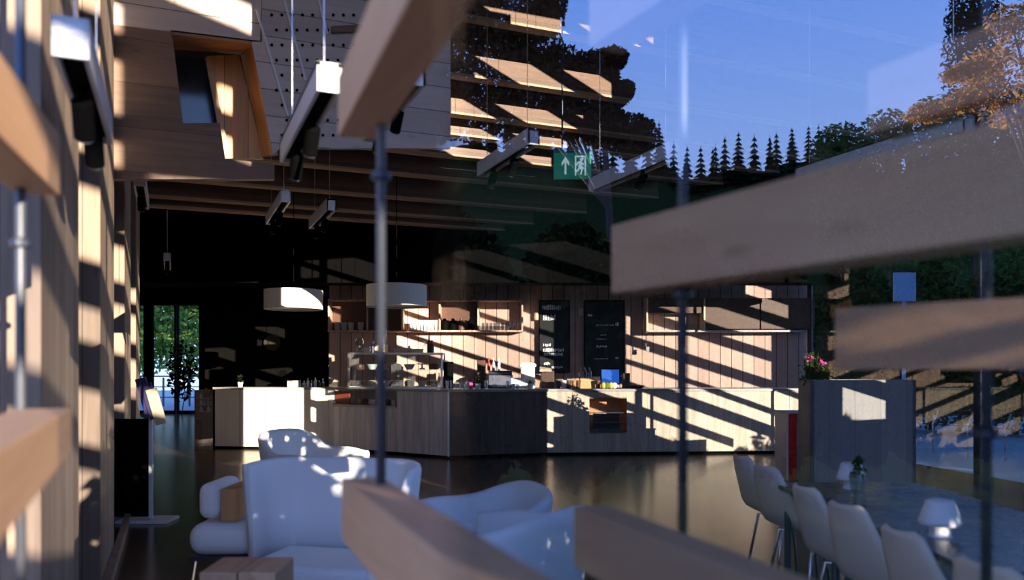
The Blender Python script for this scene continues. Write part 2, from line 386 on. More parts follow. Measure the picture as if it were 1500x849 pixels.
panel(5.2, 6.1, 4.0, 4.5)
panel(4.9, 7.6, 5.3, 6.12)
panel(4.9, 5.6, 6.12, 6.98)
panel(8.3, 8.72, 1.9, 2.4)
panel(9.15, 9.6, 1.9, 2.4)
panel(9.55, 10.75, 3.25, 5.35)
panel(7.6, 14.5, 5.35, 7.12)
panel(2.1, 3.9, 3.9, 6.95)
panel(3.9, 4.9, 5.0, 6.95)
panel(4.92, 5.2, 3.6, 5.0)
panel(4.45, 4.92, 3.5, 4.05)
panel(4.3, 4.92, 4.5, 5.0)
panel(3.2, 4.28, 1.9, 3.3)
panel(13.1, 14.8, 1.0, 5.35)
panel(8.2, 10.6, 1.0, 1.9)
for x in (2.7, 5.2, 9.55, 13.2): b = MB(); b.box((x, -.36, 3.2), (.1, .1, 6.4)); b.build('upright', m_metal, scr)
# added unseen screen farther out, stripes the sun on the left posts
fs = thing('unseen_stripe_screen', (5.5, -24, 0), 'added unseen slatted screen behind the camera, striping sun onto the left posts', 'sun screen')
z = 1.6
while z < 11.4:
    th = rng.choice((.16, .22, .3))
    b = MB(); b.prism([(3.8, -24, z+.6-th/2), (7.05, -24, z-.33-th/2), (7.05, -24, z-.33+th/2), (3.8, -24, z+.6+th/2)], (0, .06, 0)); b.build('slat', m_slat, fs)
    z += th+rng.choice((.22, .3, .42))
b = MB(); b.box((6.25, -23.97, 7.95), (.85, .05, 1.3)); b.build('panel', m_beam, fs)  # added panel to keep sun off the lower skylight board
for x in (3.85, 7.0): b = MB(); b.box((x, -24.05, 5.8), (.12, .12, 11.6)); b.build('upright', m_metal, fs)

# ------------------------------------------------------------------ foreground slats on steel rods
def fslat(px, yt, yb, D, vp, wid, label, right=True, ylim=.46):
    """far vertical edge of the visible side at (px, yt..yb, D); runs toward the camera"""
    p = P(px, 540, D); zt, z0 = EYE+(HZ-yt)/F*D, EYE+(HZ-yb)/F*D
    th = math.atan((vp-750)/F)+YAW; d = Vector((math.sin(th), math.cos(th), 0)); n = Vector((d.y, -d.x, 0))*(1 if right else -1)
    ln = (p.y-ylim)/d.y
    q = p-d*ln
    b = MB()
    fa = Vector((p.x, p.y, z0)); ne = Vector((q.x, q.y, z0)); H = Vector((0, 0, zt-z0))
    b.hexa([fa, ne, ne+H, fa+H], [fa+n*wid, ne+n*wid, ne+n*wid+H, fa+n*wid+H])
    return tag(b.build('hanging_slat', m_slat, base=(p.x, p.y, z0), bevel=.004), label, 'timber slat')
fslat(895, 330, 430, 2.0, 125, .10, 'large blurred timber slat crossing the right half, biggest of the hanging slats')
fslat(495, 112, 200, 2.0, 320, .10, 'blurred timber slat at top centre, rising steeply from the left rod')
fslat(500, 700, 790, 2.0, 295, .10, 'blurred timber slat at bottom centre in front of the armchairs')
fslat(840, 741, 829, 2.0, 345, .09, 'blurred timber slat at bottom, between the armchairs and the dining chairs')
fslat(1222, 451, 541, 2.0, -311, .10, 'blurred timber slat at right, level with the eye, in front of the hedge')
fslat(88, 197, 287, 2.0, 340, .10, 'dark blurred timber slat at the upper left edge', right=False)
fslat(105, 597, 662, 2.0, 200, .12, 'blurred timber slat at the lower left edge', right=False)
fslat(862, -40, 70, 2.0, 139, .10, 'pale timber slat at top right of centre behind the sky reflection')
fslat(1270, 103, 197, 2.0, 127, .10, 'pale timber slat high at right behind the sky reflection')
for px, D, zt, zb_, wd in ((30, 1.92, 3.2, .05, 'hanging_rod far left, through both left slats'), (558, 1.90, 3.2, 1.01, 'left of centre, through the steep top slat'), (1000, 1.86, 3.2, .95, 'right of centre, through the largest slat'), (1445, 1.76, 3.2, .9, 'near the right edge, through the eye level slat')):
    p = P(px, 540, D); b = MB(); b.tube([(p.x, p.y, zb_), (p.x, p.y, zt)], .0115, 14)
    t = thing('steel_rod', (p.x, p.y, zb_), 'dark steel rod '+wd.replace('hanging_rod ', ''), 'rod')
    b.build('rod', m_rod, t, smooth=True)
    zs = {30: (1.725, 1.25), 558: (1.88, 1.065), 1000: (1.60, .995), 1445: (1.29,)}[px]
    for z in zs:
        b = MB(); b.lathe([(.014, 0), (.024, .004), (.024, .018), (.014, .024)], (p.x, p.y, z-.01), 14); b.build('collar', m_metal, t)

# ------------------------------------------------------------------ track light pendants
def pendant(X, Y0, Y1, zb_, label, spots=2, s=.115, spotside=0):
    zt = zb_+s
    t = thing('track_light', (X, (Y0+Y1)/2, zb_), label, 'light', group='hanging track lights')
    b = MB(); w_ = s*.82; L_ = Y1-Y0; yc = (Y0+Y1)/2
    b.box((X, yc, zt-.008), (w_, L_, .016)); b.box((X-w_/2+.007, yc, zb_+s/2), (.014, L_, s-.002)); b.box((X+w_/2-.007, yc, zb_+s/2), (.014, L_, s-.002))
    for y in (Y0+.006, Y1-.006): b.box((X, y, zb_+s/2), (w_, .012, s))
    b.build('housing', m_track, t)
    b = MB(); b.box((X, yc, zb_+s*.45), (w_-.03, L_-.03, s*.5)); b.build('track', m_black, t)
    for k in range(spots):
        y = Y0+L_*(.35+.4*k)
        b = MB(); b.tube([(X, y, zb_+.05), (X, y, zb_-.05)], .016, 10); b.tube([(X-.0, y-.02, zb_-.03), (X+.0, y+.07, zb_-.12)], .033, 14)
        so = b.build('spotlight', m_black, t, smooth=False)
        b = MB(); b.tube([(X, y+.066, zb_-.116), (X, y+.075, zb_-.125)], .028, 14); b.build('lens', m_grey, so)
    for y in (Y0+.12, Y1-.12):
        ztop = ZB(y)+.99
        b = MB(); b.tube([(X, y, zt-.004), (X, y, ztop)], .0022, 6); b.build('cable', m_chrome, t)
    return t
pendant(.56, 3.2, 4.4, 2.51, 'white track light hanging nearest the centre, its sunlit side facing left')
pendant(1.23, 4.3, 5.5, 2.98, 'white track light just behind the left steel rod')
pendant(2.43, 5.42, 6.5, 3.07, 'white track light left of the green exit sign')
pendant(3.41, 5.07, 6.33, 2.985, 'white track light right of the green exit sign, striped with sun', 1)
pendant(4.80, 3.75, 5.32, 2.985, 'long white track light above the largest slat', 0)
pendant(4.86, 2.1, 3.70, 2.985, 'white track light at the upper right edge', 0)
pendant(.96, 7.8, 9.1, 2.985, 'small white track light left of the pair over the lounge')
pendant(1.43, 8.04, 9.2, 2.985, 'small white track light right of the pair over the lounge')
pendant(-.09, 12.7, 13.9, 2.985, 'far white track light seen end on before the black wall', 1)
pendant(-.27, 2.6, 3.55, 2.31, 'blurred white track light at upper left before the pine posts')
pendant(-.27, 7.6, 8.7, 2.985, 'white track light half hidden by the farthest pine post', 1)

# exit sign
D = 8.0; c0 = P(838.5, 243, D)
t = thing('exit_sign', c0, 'green exit sign with white up arrow and running figure', 'sign', rz=RAD)
wS, hS = 55/F*D, 38/F*D
b = MB(); b.box((0, 0, 0), (wS, .03, hS)); b.build('panel', m_green, t, world=False, bevel=.003)
b = MB(); b.box((0, 0, hS/2+.02), (wS*1.0, .05, .035)); b.tube([(-.1, 0, hS/2+.03), (-.1, 0, ZB(c0.y)+.99-c0.z)], .009, 8); b.build('bracket', m_metal, t, world=False)
def flat(pts, mat, name): b = MB(); b.prism([(x*wS, -.017, z*hS) for x, z in pts], (0, -.003, 0)); b.build(name, mat, t, world=False)
flat([(-.215, -.34), (-.165, -.34), (-.165, .12), (-.09, -.02), (-.09, .12), (-.19, .34), (-.29, .12), (-.29, -.02), (-.215, .12)], m_signw, 'arrow')
flat([(.06, -.38), (.10, -.38), (.10, .32), (.32, .32), (.32, -.38), (.36, -.38), (.36, .38), (.06, .38)], m_signw, 'doorway')
b = MB()
cz = [(.02+.24, .22)]
b.tube([(.24*wS, -.017, .24*hS), (.24*wS, -.021, .24*hS)], .016, 12)
for pl in (((.22, .16), (.19, -.06)), ((.22, .12), (.30, .04)), ((.22, .12), (.13, .10), (.10, .00)), ((.19, -.06), (.25, -.16), (.22, -.34)), ((.19, -.06), (.14, -.2), (.06, -.22))):
    b.tube([(x*wS, -.019, z*hS) for x, z in pl], .010 if pl[0] != (.22, .16) else .016, 6)
b.build('running_figure', m_signw, t, world=False)

# drum pendant lamps
def drum(px0, px1, y0, y1, D, label):
    r = (px1-px0)/2/F*D; c = P((px0+px1)/2, y1, D); h = (y1-y0)/F*D
    t = thing('drum_lamp', c, label, 'lamp', group='drum lamps over the bar')
    b = MB(); b.lathe([(r, 0), (r, h), (r-.012, h), (r-.012, 0)], (0, 0, 0), 40, closed=True); b.build('lamp_shade', m_shade, t, world=False, smooth=False)
    b = MB(); b.lathe([(r-.02, .03), (r-.02, .04)], (0, 0, 0), 40); b.build('diffuser', m_white, t, world=False)
    b = MB(); b.tube([(0, 0, .1), (0, 0, ZB(c.y)+.99-c.z)], .006, 6); b.build('cord', m_black, t, world=False)
drum(388, 472, 425, 453, 12.0, 'pale drum lamp striped with sun in front of the black wall')
drum(537, 625, 418, 449, 12.0, 'shaded grey drum lamp above the cake display')

# ------------------------------------------------------------------ the bar counter
ZC = 1.06
def bt(px, py): D = EYE*F/(py-HZ); q = P(px, py, D); return Vector((q.x, q.y, 0))
pts = {'a': bt(315, 657), 'b': bt(388, 658), 'c': bt(480, 658), 'd': bt(657, 672), 'e': bt(802, 667), 'f': bt(1190, 663.5)}
cen = L(-.2, 15.2, 0)
def unit(name, p, q, depth, mat, label, cut=None):
    n = Vector((-(q-p).y, (q-p).x, 0)).normalized()
    if n.dot(L(0, 1, 0)) < 0: n = -n
    t = thing(name, (p+q)/2, label, 'counter')
    b = MB()
    if cut is None:
        b.prism([p+Vector((0, 0, .05)), q+Vector((0, 0, .05)), q+Vector((0, 0, ZC)), p+Vector((0, 0, ZC))], n*depth)
    else:
        (u0, u1, z0, z1) = cut; d = (q-p)
        A = lambda u, z: p+d*u+Vector((0, 0, z))
        for (ua, ub, za, zb2) in ((0, u0, .05, ZC), (u1, 1, .05, ZC), (u0, u1, .05, z0), (u0, u1, z1, ZC)):
            if zb2-za > .005: b.prism([A(ua, za), A(ub, za), A(ub, zb2), A(ua, zb2)], n*.04)
        b.prism([A(0, .05)+n*.5, A(1, .05)+n*.5, A(1, ZC)+n*.5, A(0, ZC)+n*.5], n*.05)
    b.build('front_panel', mat, t)
    b = MB(); b.prism([p+n*.05, q+n*.05, q+n*.05+Vector((0, 0, .05)), p+n*.05+Vector((0, 0, .05))], n*(depth-.1)); b.build('plinth', m_black, t)
    return t, n
unit('counter_unit', pts['a'], pts['b']-(pts['b']-pts['a'])*.01, .6, m_plywhite, 'pale counter cabinet at the far left of the bar, half in shadow')
unit('counter_unit', pts['b']+(pts['c']-pts['b'])*.01, pts['c'], .6, m_plywhite, 'brightly sunlit white counter cabinet, second from the left')
tu, nn = unit('counter_unit', pts['c'], pts['d'], .6, m_plygrey, 'grey grained counter section with a display recess under the cake case', cut=(.05, .60, .80, ZC))
A = lambda u, z, o=0: pts['c']+(pts['d']-pts['c'])*u+Vector((0, 0, z))+nn*o
b = MB(); b.prism([A(.05, .79, .0), A(.60, .79, .0), A(.60, .79, .45), A(.05, .79, .45)], (0, 0, .02)); b.prism([A(.05, .81, -.01), A(.60, .81, -.01), A(.60, .77, -.01), A(.05, .77, -.01)], -nn*.015)
b.build('recess_shelf', m_grey, tu)
b = MB(); b.prism([A(.06, .82, .02), A(.19, .82, .02), A(.19, 1.03, .02), A(.06, 1.03, .02)], nn*.02); b.build('red_card', M('dark_red_card', (.16, .03, .02), .5), tu)
for k in range(9):
    u = .23+k*.04; q = A(u, .81, .16+.03*(k % 3))
    b = MB(); b.lathe([(.035, 0), (.05, .05+.02*(k % 2)), (.045, .09), (.01, .11)], q, 12)
    tag(b.build('pastry', rng.choice((m_amber, m_brown, m_cream)), base=q), 'small pastry in the recess under the cake display, %s along' % ('first second third fourth fifth sixth seventh eighth ninth'.split()[k]), 'pastry', 'pastries in the counter recess')
unit('counter_unit', pts['d'], pts['e'], .6, wood('shaded_ply', (.17, .125, .095), (.085, .06, .045), 'z', 1.2, .5, .8, knots=False, joint=.004), 'angled counter section at the bar corner, shade put into its colour')  # darker copy of the ply, shade of this side put into its colour
d_ = pts['d']; b = MB(); b.box(d_+Vector((0, 0, ZC/2+.02)), (.03, .03, ZC-.04), RAD); tag(b.build('corner_trim', m_steel, base=d_), 'thin bright edge strip at the corner of the bar', 'trim')
tu2, n2 = unit('counter_unit', pts['e'], pts['f'], .6, m_ply, 'long sunlit plywood counter section striped with shadow', cut=((862-802)/388., (916-802)/388., EYE-(632-HZ)/F*13.6, EYE-(583-HZ)/F*13.6))
u0, u1 = (862-802)/388., (916-802)/388.; z0, z1 = EYE-(632-HZ)/F*13.6, EYE-(583-HZ)/F*13.6
A2 = lambda u, z, o=0: pts['e']+(pts['f']-pts['e'])*u+Vector((0, 0, z))+n2*o
b = MB(); b.prism([A2(u0, z0), A2(u1, z0), A2(u1, z0, .45), A2(u0, z0, .45)], (0, 0, -.02)); b.prism([A2(u0, z1), A2(u1, z1), A2(u1, z1, .45), A2(u0, z1, .45)], (0, 0, .02))
b.prism([A2(u0, z0, .04), A2(u0, z1, .04), A2(u0, z1, .45), A2(u0, z0, .45)], (-.02, 0, 0)); b.prism([A2(u1, z0, .04), A2(u1, z1, .04), A2(u1, z1, .45), A2(u1, z0, .45)], (.02, 0, 0)); b.prism([A2(u0, z0, .45), A2(u1, z0, .45), A2(u1, z1, .45), A2(u0, z1, .45)], n2*.02)
b.build('niche_lining', m_amber, tu2)
q = A2((u0+u1)/2, z0, .2); t = thing('wire_basket', q, 'dark basket of drinks in the niche of the sunlit counter', 'basket', rz=RAD)
b = MB(); w2 = (u1-u0)*(pts['f']-pts['e']).length*.88
b.box((0, 0, .012), (w2, .26, .02)); 
for k in range(9): b.box((-w2/2+w2*k/8, -.13, .17), (.008, .008, .32)); 
for z in (.04, .16, .32): b.box((0, -.13, z), (w2, .01, .014))
b.build('frame', m_metal, t, world=False)
b = MB()
for k in range(7):
    b.tube([(-w2/2+.05, -.10+.0*k, .06+.038*k), (w2/2-.05, -.06, .05+.038*k)], .017, 8)
b.build('wrapped_packs', m_metal, t, world=False)
# worktop
o_ = -nn*.03
front = [pts['a']+L(-.03, -.03, 0), pts['c']+L(0, -.03, 0), pts['d']+L(0, -.03, 0), pts['e']+L(0, -.03, 0), pts['f']+L(0, -.03, 0)]
back = [pts['f']+L(0, .62, 0), L(.6, 14.35, 0), L(-1, 14.2, 0), L(-3.3, 15.1, 0), pts['a']+L(0, .62, 0)]
b = MB(); b.prism([Vector((v.x, v.y, ZC)) for v in front+back], (0, 0, .04)); tag(b.build('worktop', M('grey_worktop', (.34, .32, .30), .3), base=(pts['d'].x, pts['d'].y, ZC)), 'continuous grey worktop running along the whole bar', 'worktop')
ZT = ZC+.04

# small glass front fridge at the left end of the bar
D = 14.9; t = thing('display_fridge', P(299, 657, EYE*F/117), 'small glass fronted drinks fridge at the left end of the bar', 'fridge', rz=RAD)
b = MB(); w3, h3 = .33, 1.05
b.box((0, .3, h3/2), (w3, .04, h3)); b.box((-w3/2+.015, .15, h3/2), (.03, .34, h3)); b.box((w3/2-.015, .15, h3/2), (.03, .34, h3)); b.box((0, .15, .03), (w3, .34, .06)); b.box((0, .15, h3-.02), (w3, .34, .04)); b.box((0, .15, .5), (w3, .3, .03)); b.build('cabinet', m_metal, t, world=False)
for k in range(3):
    b = MB(); b.box((0, .15, .66+.12*k), (w3-.06, .28, .01)); b.build('shelf', m_steel, t, world=False)
b = MB(); b.box((0, -.025, h3/2), (w3, .006, h3)); b.build('glass_door', m_drink, t, world=False)
for k in range(3):
    for j in range(4):
        b = MB(); b.lathe([(.025, 0), (.025, .06), (.012, .075), (.012, .095)], (0, 0, 0), 8)
        q = P(299, 657, EYE*F/117)+L(-.10+.067*j, .12, .0); q.z = .666+.12*k
        tag(b.build('bottle', rng.choice((m_white, m_metal, m_blueboard)), world=False, base=q), 'tiny bottle in the drinks fridge, %s shelf, %s from left' % (('lowest', 'middle', 'top')[k], ('first', 'second', 'third', 'fourth')[j]), 'bottle', 'bottles in the drinks fridge')

# ------------------------------------------------------------------ wall shelves
zs = EYE+(HZ-485)/F*15.3; lx = lambda px, D=15.3: (px-750)/F*D
ztop = EYE+(HZ-440)/F*15.3
sh = thing('wall_shelf_unit', L(lx(630), 15.3, zs), 'open wooden wall cabinet with lit compartments over the espresso bar', 'shelf')
b = MB(); b.box(L(lx(624), 15.32, zs), (lx(766)-lx(483), .34, .03), RAD); b.box(L(lx(624), 15.32, ztop), (lx(766)-lx(483), .34, .03), RAD)
for px in (484, 540, 590, 645, 701, 765): b.box(L(lx(px), 15.32, (zs+ztop)/2), (.03, .33, ztop-zs), RAD)
b.build('carcass', m_barwall, sh)
for px0, px1 in ((484, 540), (540, 590), (645, 701)):
    b = MB(); b.box(L(lx((px0+px1)/2), 15.40, (zs+ztop)/2), (lx(px1)-lx(px0)-.03, .02, ztop-zs-.03), RAD); b.build('back_board', m_brown, sh)
sh2 = thing('wall_shelf_unit', L(lx(1065), 15.3, zs), 'long wall shelf with dark cupboards above the right part of the bar', 'shelf')
b = MB(); b.box(L(lx(1058), 15.32, zs), (lx(1172)-lx(944), .34, .035), RAD); b.build('shelf_board', m_grey, sh2)
zd = EYE+(HZ-437)/F*15.3
for px0, px1, ya, yb, mt in ((947, 1028, 437, 459, m_brown), (1030, 1110, 437, 482, m_brown), (1112, 1190, 437, 482, m_brown)):
    za, zb2 = EYE+(HZ-yb)/F*15.3, EYE+(HZ-ya)/F*15.3
    b = MB(); b.box(L(lx((px0+px1)/2), 15.33, (za+zb2)/2), (lx(px1)-lx(px0), .3, zb2-za), RAD); b.build('cupboard', mt, sh2, bevel=.004)
b = MB(); b.box(L(lx(946), 15.3, (zs+zd)/2), (.03, .34, zd-zs), RAD); b.box(L(lx(1029), 15.3, (zs+zd)/2), (.03, .34, zd-zs), RAD); b.build('divider', m_cream, sh2)
b = MB(); q = L(lx(945), 15.35, zs-.02); b.tube([q, q+L(0, -.15, 0)-Vector((0, 0, .0)), q+L(0, -.15, -.27)], .012, 8); b.box(q+L(.03, -.15, -.32), (.06, .05, .09), RAD)
tag(b.build('wall_tap', m_steel, base=q), 'steel tap fitting on the wall below the right shelf', 'tap')

def cup(loc, mat, label, h=.11, r=.035, cat='cup', name='cup', group=None):
    b = MB(); b.lathe([(r*.75, 0), (r, h), (r*.9, h), (r*.65, .01)], (0, 0, 0), 12)
    o = b.build(name, mat, world=False, base=loc, smooth=False); return tag(o, label, cat, group)
ords = 'first second third fourth fifth sixth seventh eighth ninth tenth eleventh twelfth'.split()
for k in range(8): cup(L(lx(603+k*5.2), 15.2, zs+.015), m_plate, 'white cup in the left lit compartment, %s from the left' % ords[k], .19, .032, group='cups in the left lit compartment')
for k in range(10): cup(L(lx(708+k*5.6), 15.22, zs+.015), m_drink, 'amber lit drinking glass in the right compartment, %s from the left' % ords[k], .14, .03, 'glass', 'drinking_glass', 'glasses in the right lit compartment')
for k, px in enumerate((652, 664, 676, 690)):
    b = MB(); b.lathe([(.06, 0), (.07, .17), (.03, .19), (.03, .22)], (0, 0, 0), 14); tag(b.build('storage_jar', m_black if k != 2 else m_brown, world=False, base=L(lx(px), 15.22, zs+.015)), 'dark storage jar in the middle compartment, %s from the left' % ords[k], 'jar', 'jars in the middle compartment')
for k, px in enumerate((496, 506, 516, 530)):
    b = MB(); b.lathe([(.05, 0), (.06, .13), (.05, .15)], (0, 0, 0), 14); tag(b.build('storage_jar', m_grey, world=False, base=L(lx(px), 15.2, zs+.015)), 'shaded jar at the left end of the wall cabinet, %s from the left' % ords[k], 'jar', 'shaded jars on the left shelf')

# wall sconces, menu boards
for px, py, wd in ((786, 463, 'left'), (851, 457, 'right')):
    q = P(px, py, 15.42); b = MB(); b.lathe([(.045, -.07), (.05, 0), (.045, .07)], (0, 0, 0), 16); tag(b.build('wall_sconce', m_cream, world=False, base=q), 'small round wall light %s of the first menu board' % wd, 'wall light')
def menu(x0, x1, y0, y1, label, rows):
    D = 15.4; c0 = P((x0+x1)/2, (y0+y1)/2, D); w4, h4 = (x1-x0)/F*D, (y1-y0)/F*D
    t = thing('menu_board', c0, label, 'menu board', rz=RAD)
    b = MB(); b.box((0, 0, 0), (w4, .03, h4)); b.build('board', m_board, t, world=False)
    b = MB(); 
    for sx_ in (-1, 1): b.box((sx_*w4/2, -.005, 0), (.02, .045, h4+.02))
    for sz_ in (-1, 1): b.box((0, -.005, sz_*h4/2), (w4+.02, .045, .02))
    b.build('frame', m_black, t, world=False)
    rr = random.Random(int(x0))
    b = MB()
    for (fx, fy, fw, fh) in rows:
        x = fx
        while x < fx+fw:
            ww = rr.uniform(.02, .05); q = .5-fy
            b.box(((x+ww/2-.5)*w4, -.019, (q+rr.uniform(-.1, .1)*fh)*h4), (ww*w4*.8, .004, fh*h4*rr.uniform(.5, 1))); x += ww+rr.uniform(.0, .02)
    b.build('chalk_writing', m_chalk, t, world=False)
menu(790, 834, 440, 545, 'narrow black menu board with white chalk writing, left of the two', [(.1, .10, .58, .075), (.12, .24, .38, .08), (.12, .62, .25, .05), (.12, .69, .68, .055), (.15, .75, .62, .05), (.15, .88, .2, .05), (.15, .93, .6, .04)])
menu(856, 914, 440, 560, 'wider black menu board with faint writing, right of the two', [(.08, .18, .1, .03), (.3, .30, .42, .012), (.78, .285, .08, .05), (.4, .42, .15, .015), (.3, .47, .25, .015), (.3, .56, .25, .03), (.78, .70, .07, .02), (.25, .71, .3, .01)])

# ------------------------------------------------------------------ cake display case on the worktop
D = 13.5; x0, x1 = (508-750)/F*D, (648-750)/F*D; cx = (x0+x1)/2; W = x1-x0; Hc = (568-515)/F*D
cc = thing('cake_display', L(cx, D+.35, ZT), 'glass cake display case standing on the worktop', 'display case', rz=RAD)
b = MB()
for sx_ in (-1, 1):
    for sy in (-1, 1): b.box((sx_*(W/2-.015), sy*.27, Hc/2), (.03, .03, Hc))
for sy in (-1, 1): b.box((0, sy*.27, Hc-.015), (W, .03, .03)); b.box((0, sy*.27, .015), (W, .03, .03))
for sx_ in (-1, 1): b.box((sx_*(W/2-.015), 0, Hc-.015), (.03, .54, .03)); b.box((sx_*(W/2-.015), 0, .015), (.03, .54, .03))
b.build('frame', m_steel, cc, world=False)
b = MB(); b.box((0, 0, Hc-.005), (W-.02, .52, .01)); b.build('top_pane', m_metal, cc, world=False)
b = MB(); b.box((0, -.275, Hc/2), (W-.06, .004, Hc-.06)); b.build('front_pane', m_drink, cc, world=False)
b = MB(); b.box((0, .0, .31), (W-.06, .5, .012)); b.build('glass_shelf', m_drink, cc, world=False)
b = MB(); b.box((0, 0, .03), (W-.06, .5, .02)); b.build('tray', m_plate, cc, world=False)
def at_case(x, y, z): return L(cx+x, D+.35+y, ZT+z)
for lvl, zz in ((0, .042), (1, .32)):
    for k in range(7):
        x = -W/2+.16+k*.21; q = at_case(x, -.08+.05*(k % 3), zz)
        b = MB()
        if (k+lvl) % 3 == 0: b.lathe([(.05, 0), (.05, .02), (.015, .03), (.015, .08), (.10, .09), (.10, .10)], (0, 0, 0), 18); nm, mt, ds = 'cake_stand', m_plate, 'white cake stand'
        elif (k+lvl) % 3 == 1: b.lathe([(.08, 0), (.09, .04), (.085, .08), (.04, .10)], (0, 0, 0), 14); nm, mt, ds = 'cake', (m_brown, m_cream)[k % 2], 'round cake'
        else: b.lathe([(.05, 0), (.10, .09), (.095, .09), (.045, .012)], (0, 0, 0), 16); nm, mt, ds = 'bowl', m_plate, 'white bowl'
        tag(b.build(nm, mt, world=False, base=q), '%s on the %s level of the cake display, %s from the left' % (ds, ('lower', 'upper')[lvl], ords[k]), nm.replace('_', ' '), 'food and dishes in the cake display')
# things on top of the case
b = MB(); b.lathe([(.045, 0), (.055, .08), (.02, .09), (.02, .13), (.065, .14), (.075, .2), (.05, .25)], (0, 0, 0), 16); tag(b.build('glass_goblet', m_drink, world=False, base=at_case(-.65, 0, Hc)), 'tall stemmed glass on top of the cake display at its left', 'glass')
tp = [(-.52, .10, .07, .09, m_plate, 'white box'), (-.28, .20, .16, .14, m_cream, 'cream cardboard box'), (.07, .24, .16, .08, m_cream, 'flat cream box'), (.33, .2, .16, .07, m_cream, 'long cream box')]
for x, w_, dd, hh, mt, ds in tp:
    q = at_case(x, 0, Hc); b = MB(); b.box((0, 0, hh/2), (w_, dd, hh)); b.box((0, 0, hh-.01), (w_+.008, dd+.008, .02)); o = b.build('carton', mt, world=False, base=q, bevel=.004); o.rotation_euler.z = RAD
    tag(o, ds+' on top of the cake display', 'box')
q = at_case(-.26, 0, Hc+.14); b = MB(); b.lathe([(.05, 0), (.06, .14), (.075, .15), (.075, .27), (.05, .28)], (0, 0, 0), 16); tag(b.build('jar', m_plate, world=False, base=q), 'white lidded jar on the cream box above the cake display', 'jar')
for k, (x, hh, r_) in enumerate(((-.44, .20, .06), (-.37, .26, .035), (.18, .13, .05), (.45, .2, .05), (.52, .3, .03), (.57, .22, .04))):
    b = MB(); b.lathe([(r_, 0), (r_, hh*.6), (r_*.35, hh*.75), (r_*.4, hh)], (0, 0, 0), 12); tag(b.build('bottle', (m_drink, m_metal, m_plate, m_drink, m_brown, m_brown)[k], world=False, base=at_case(x, .14, Hc)), 'bottle on top of the cake display, %s from the left' % ords[k], 'bottle', 'bottles on the cake display')

# ------------------------------------------------------------------ equipment and clutter on the worktop
def on_top(px, D): return L((px-750)/F*D, D, ZT)
def smallbox(name, px, D, w_, d_, h_, mat, label, cat, bev=.01):
    q = on_top(px, D); b = MB(); b.box((0, 0, h_/2), (w_, d_, h_)); o = b.build(name, mat, world=False, base=q, bevel=bev); o.rotation_euler.z = RAD
    return tag(o, label, cat)
smallbox('till_screen', 657, 13.9, .17, .05, .45, m_black, 'black upright screen beside the cake display', 'screen')
t = thing('coffee_grinder', on_top(773, 13.9), 'white coffee machine block left of the first menu board', 'coffee machine', rz=RAD)
b = MB(); b.box((0, 0, .22), (.24, .3, .44)); b.build('body', m_plate, t, world=False, bevel=.02)
b = MB(); b.box((0, -.02, .39), (.28, .34, .05)); b.build('lid', m_white, t, world=False, bevel=.01)
b = MB(); b.box((-.24, -.05, .09), (.24, .25, .18)); b.build('drip_box', m_plate, t, world=False, bevel=.01)
t = thing('espresso_machine', on_top(733, 13.9), 'steel espresso machine with bottles on top, behind the potted herb', 'espresso machine', rz=RAD)
b = MB(); b.box((0, 0, .12), (.42, .36, .24)); b.build('body', m_steel, t, world=False, bevel=.02)
b = MB(); b.box((0, -.05, .27), (.40, .3, .06)); b.box((0, -.15, .03), (.42, .12, .06)); b.build('tray', m_metal, t, world=False, bevel=.01)
for k, px in enumerate((716, 723, 731)):
    b = MB(); b.lathe([(.025, 0), (.025, .13), (.01, .16), (.01, .22)], (0, 0, 0), 10); q = on_top(px, 13.9); q.z = ZT+.3
    tag(b.build('syrup_bottle', (m_red, m_plate, m_plate)[k], world=False, base=q), '%s slim syrup bottle standing on the espresso machine' % ('left', 'middle', 'right')[k], 'bottle')
smallbox('cookbook', 705, 14.0, .14, .08, .48, m_brown, 'brown upright box behind the potted herb', 'box')
def pot(px, D, label, h=.16, n=90, mat=None, flower=None, zbase=None, pr=.05):
    q = on_top(px, D)
    if zbase is not None: q.z = zbase
    t = thing('potted_herb', q, label, 'plant')
    b = MB(); b.lathe([(pr*.75, 0), (pr, .09), (pr*.85, .09), (pr*.65, .012)], (0, 0, 0), 14); b.build('pot', m_plate, t, world=False)
    b = MB()
    for i in range(n):
        a = random.uniform(0, 6.28); r_ = random.uniform(0, pr*1.5)
        b.leaf((r_*math.cos(a), r_*math.sin(a), .09+random.uniform(0, h)), .022)
    b.build('foliage', mat or m_leafg, t, world=False)
    return t
pot(700, 13.3, 'green potted herb on the worktop in front of the espresso machine')
pot(777, 13.2, 'small green potted plant left of the first menu board', .07, 40)
smallbox('card_holder', 690, 13.3, .06, .05, .16, m_pink, 'small pink and white card on the worktop left of the herb', 'card', .003)
# glasses crowd along the counter edge
rr = random.Random(5)
k = 0
for px in (655, 661, 668, 674, 680, 686, 712, 744, 752, 758):
    cup(on_top(px, 13.15+rr.uniform(0, .3)), rr.choice((m_drink, m_plate)), 'glass on the worktop right of the cake display, %s from the left' % ords[k], rr.uniform(.08, .15), .032, 'glass', 'drinking_glass', 'glasses along the worktop'); k += 1
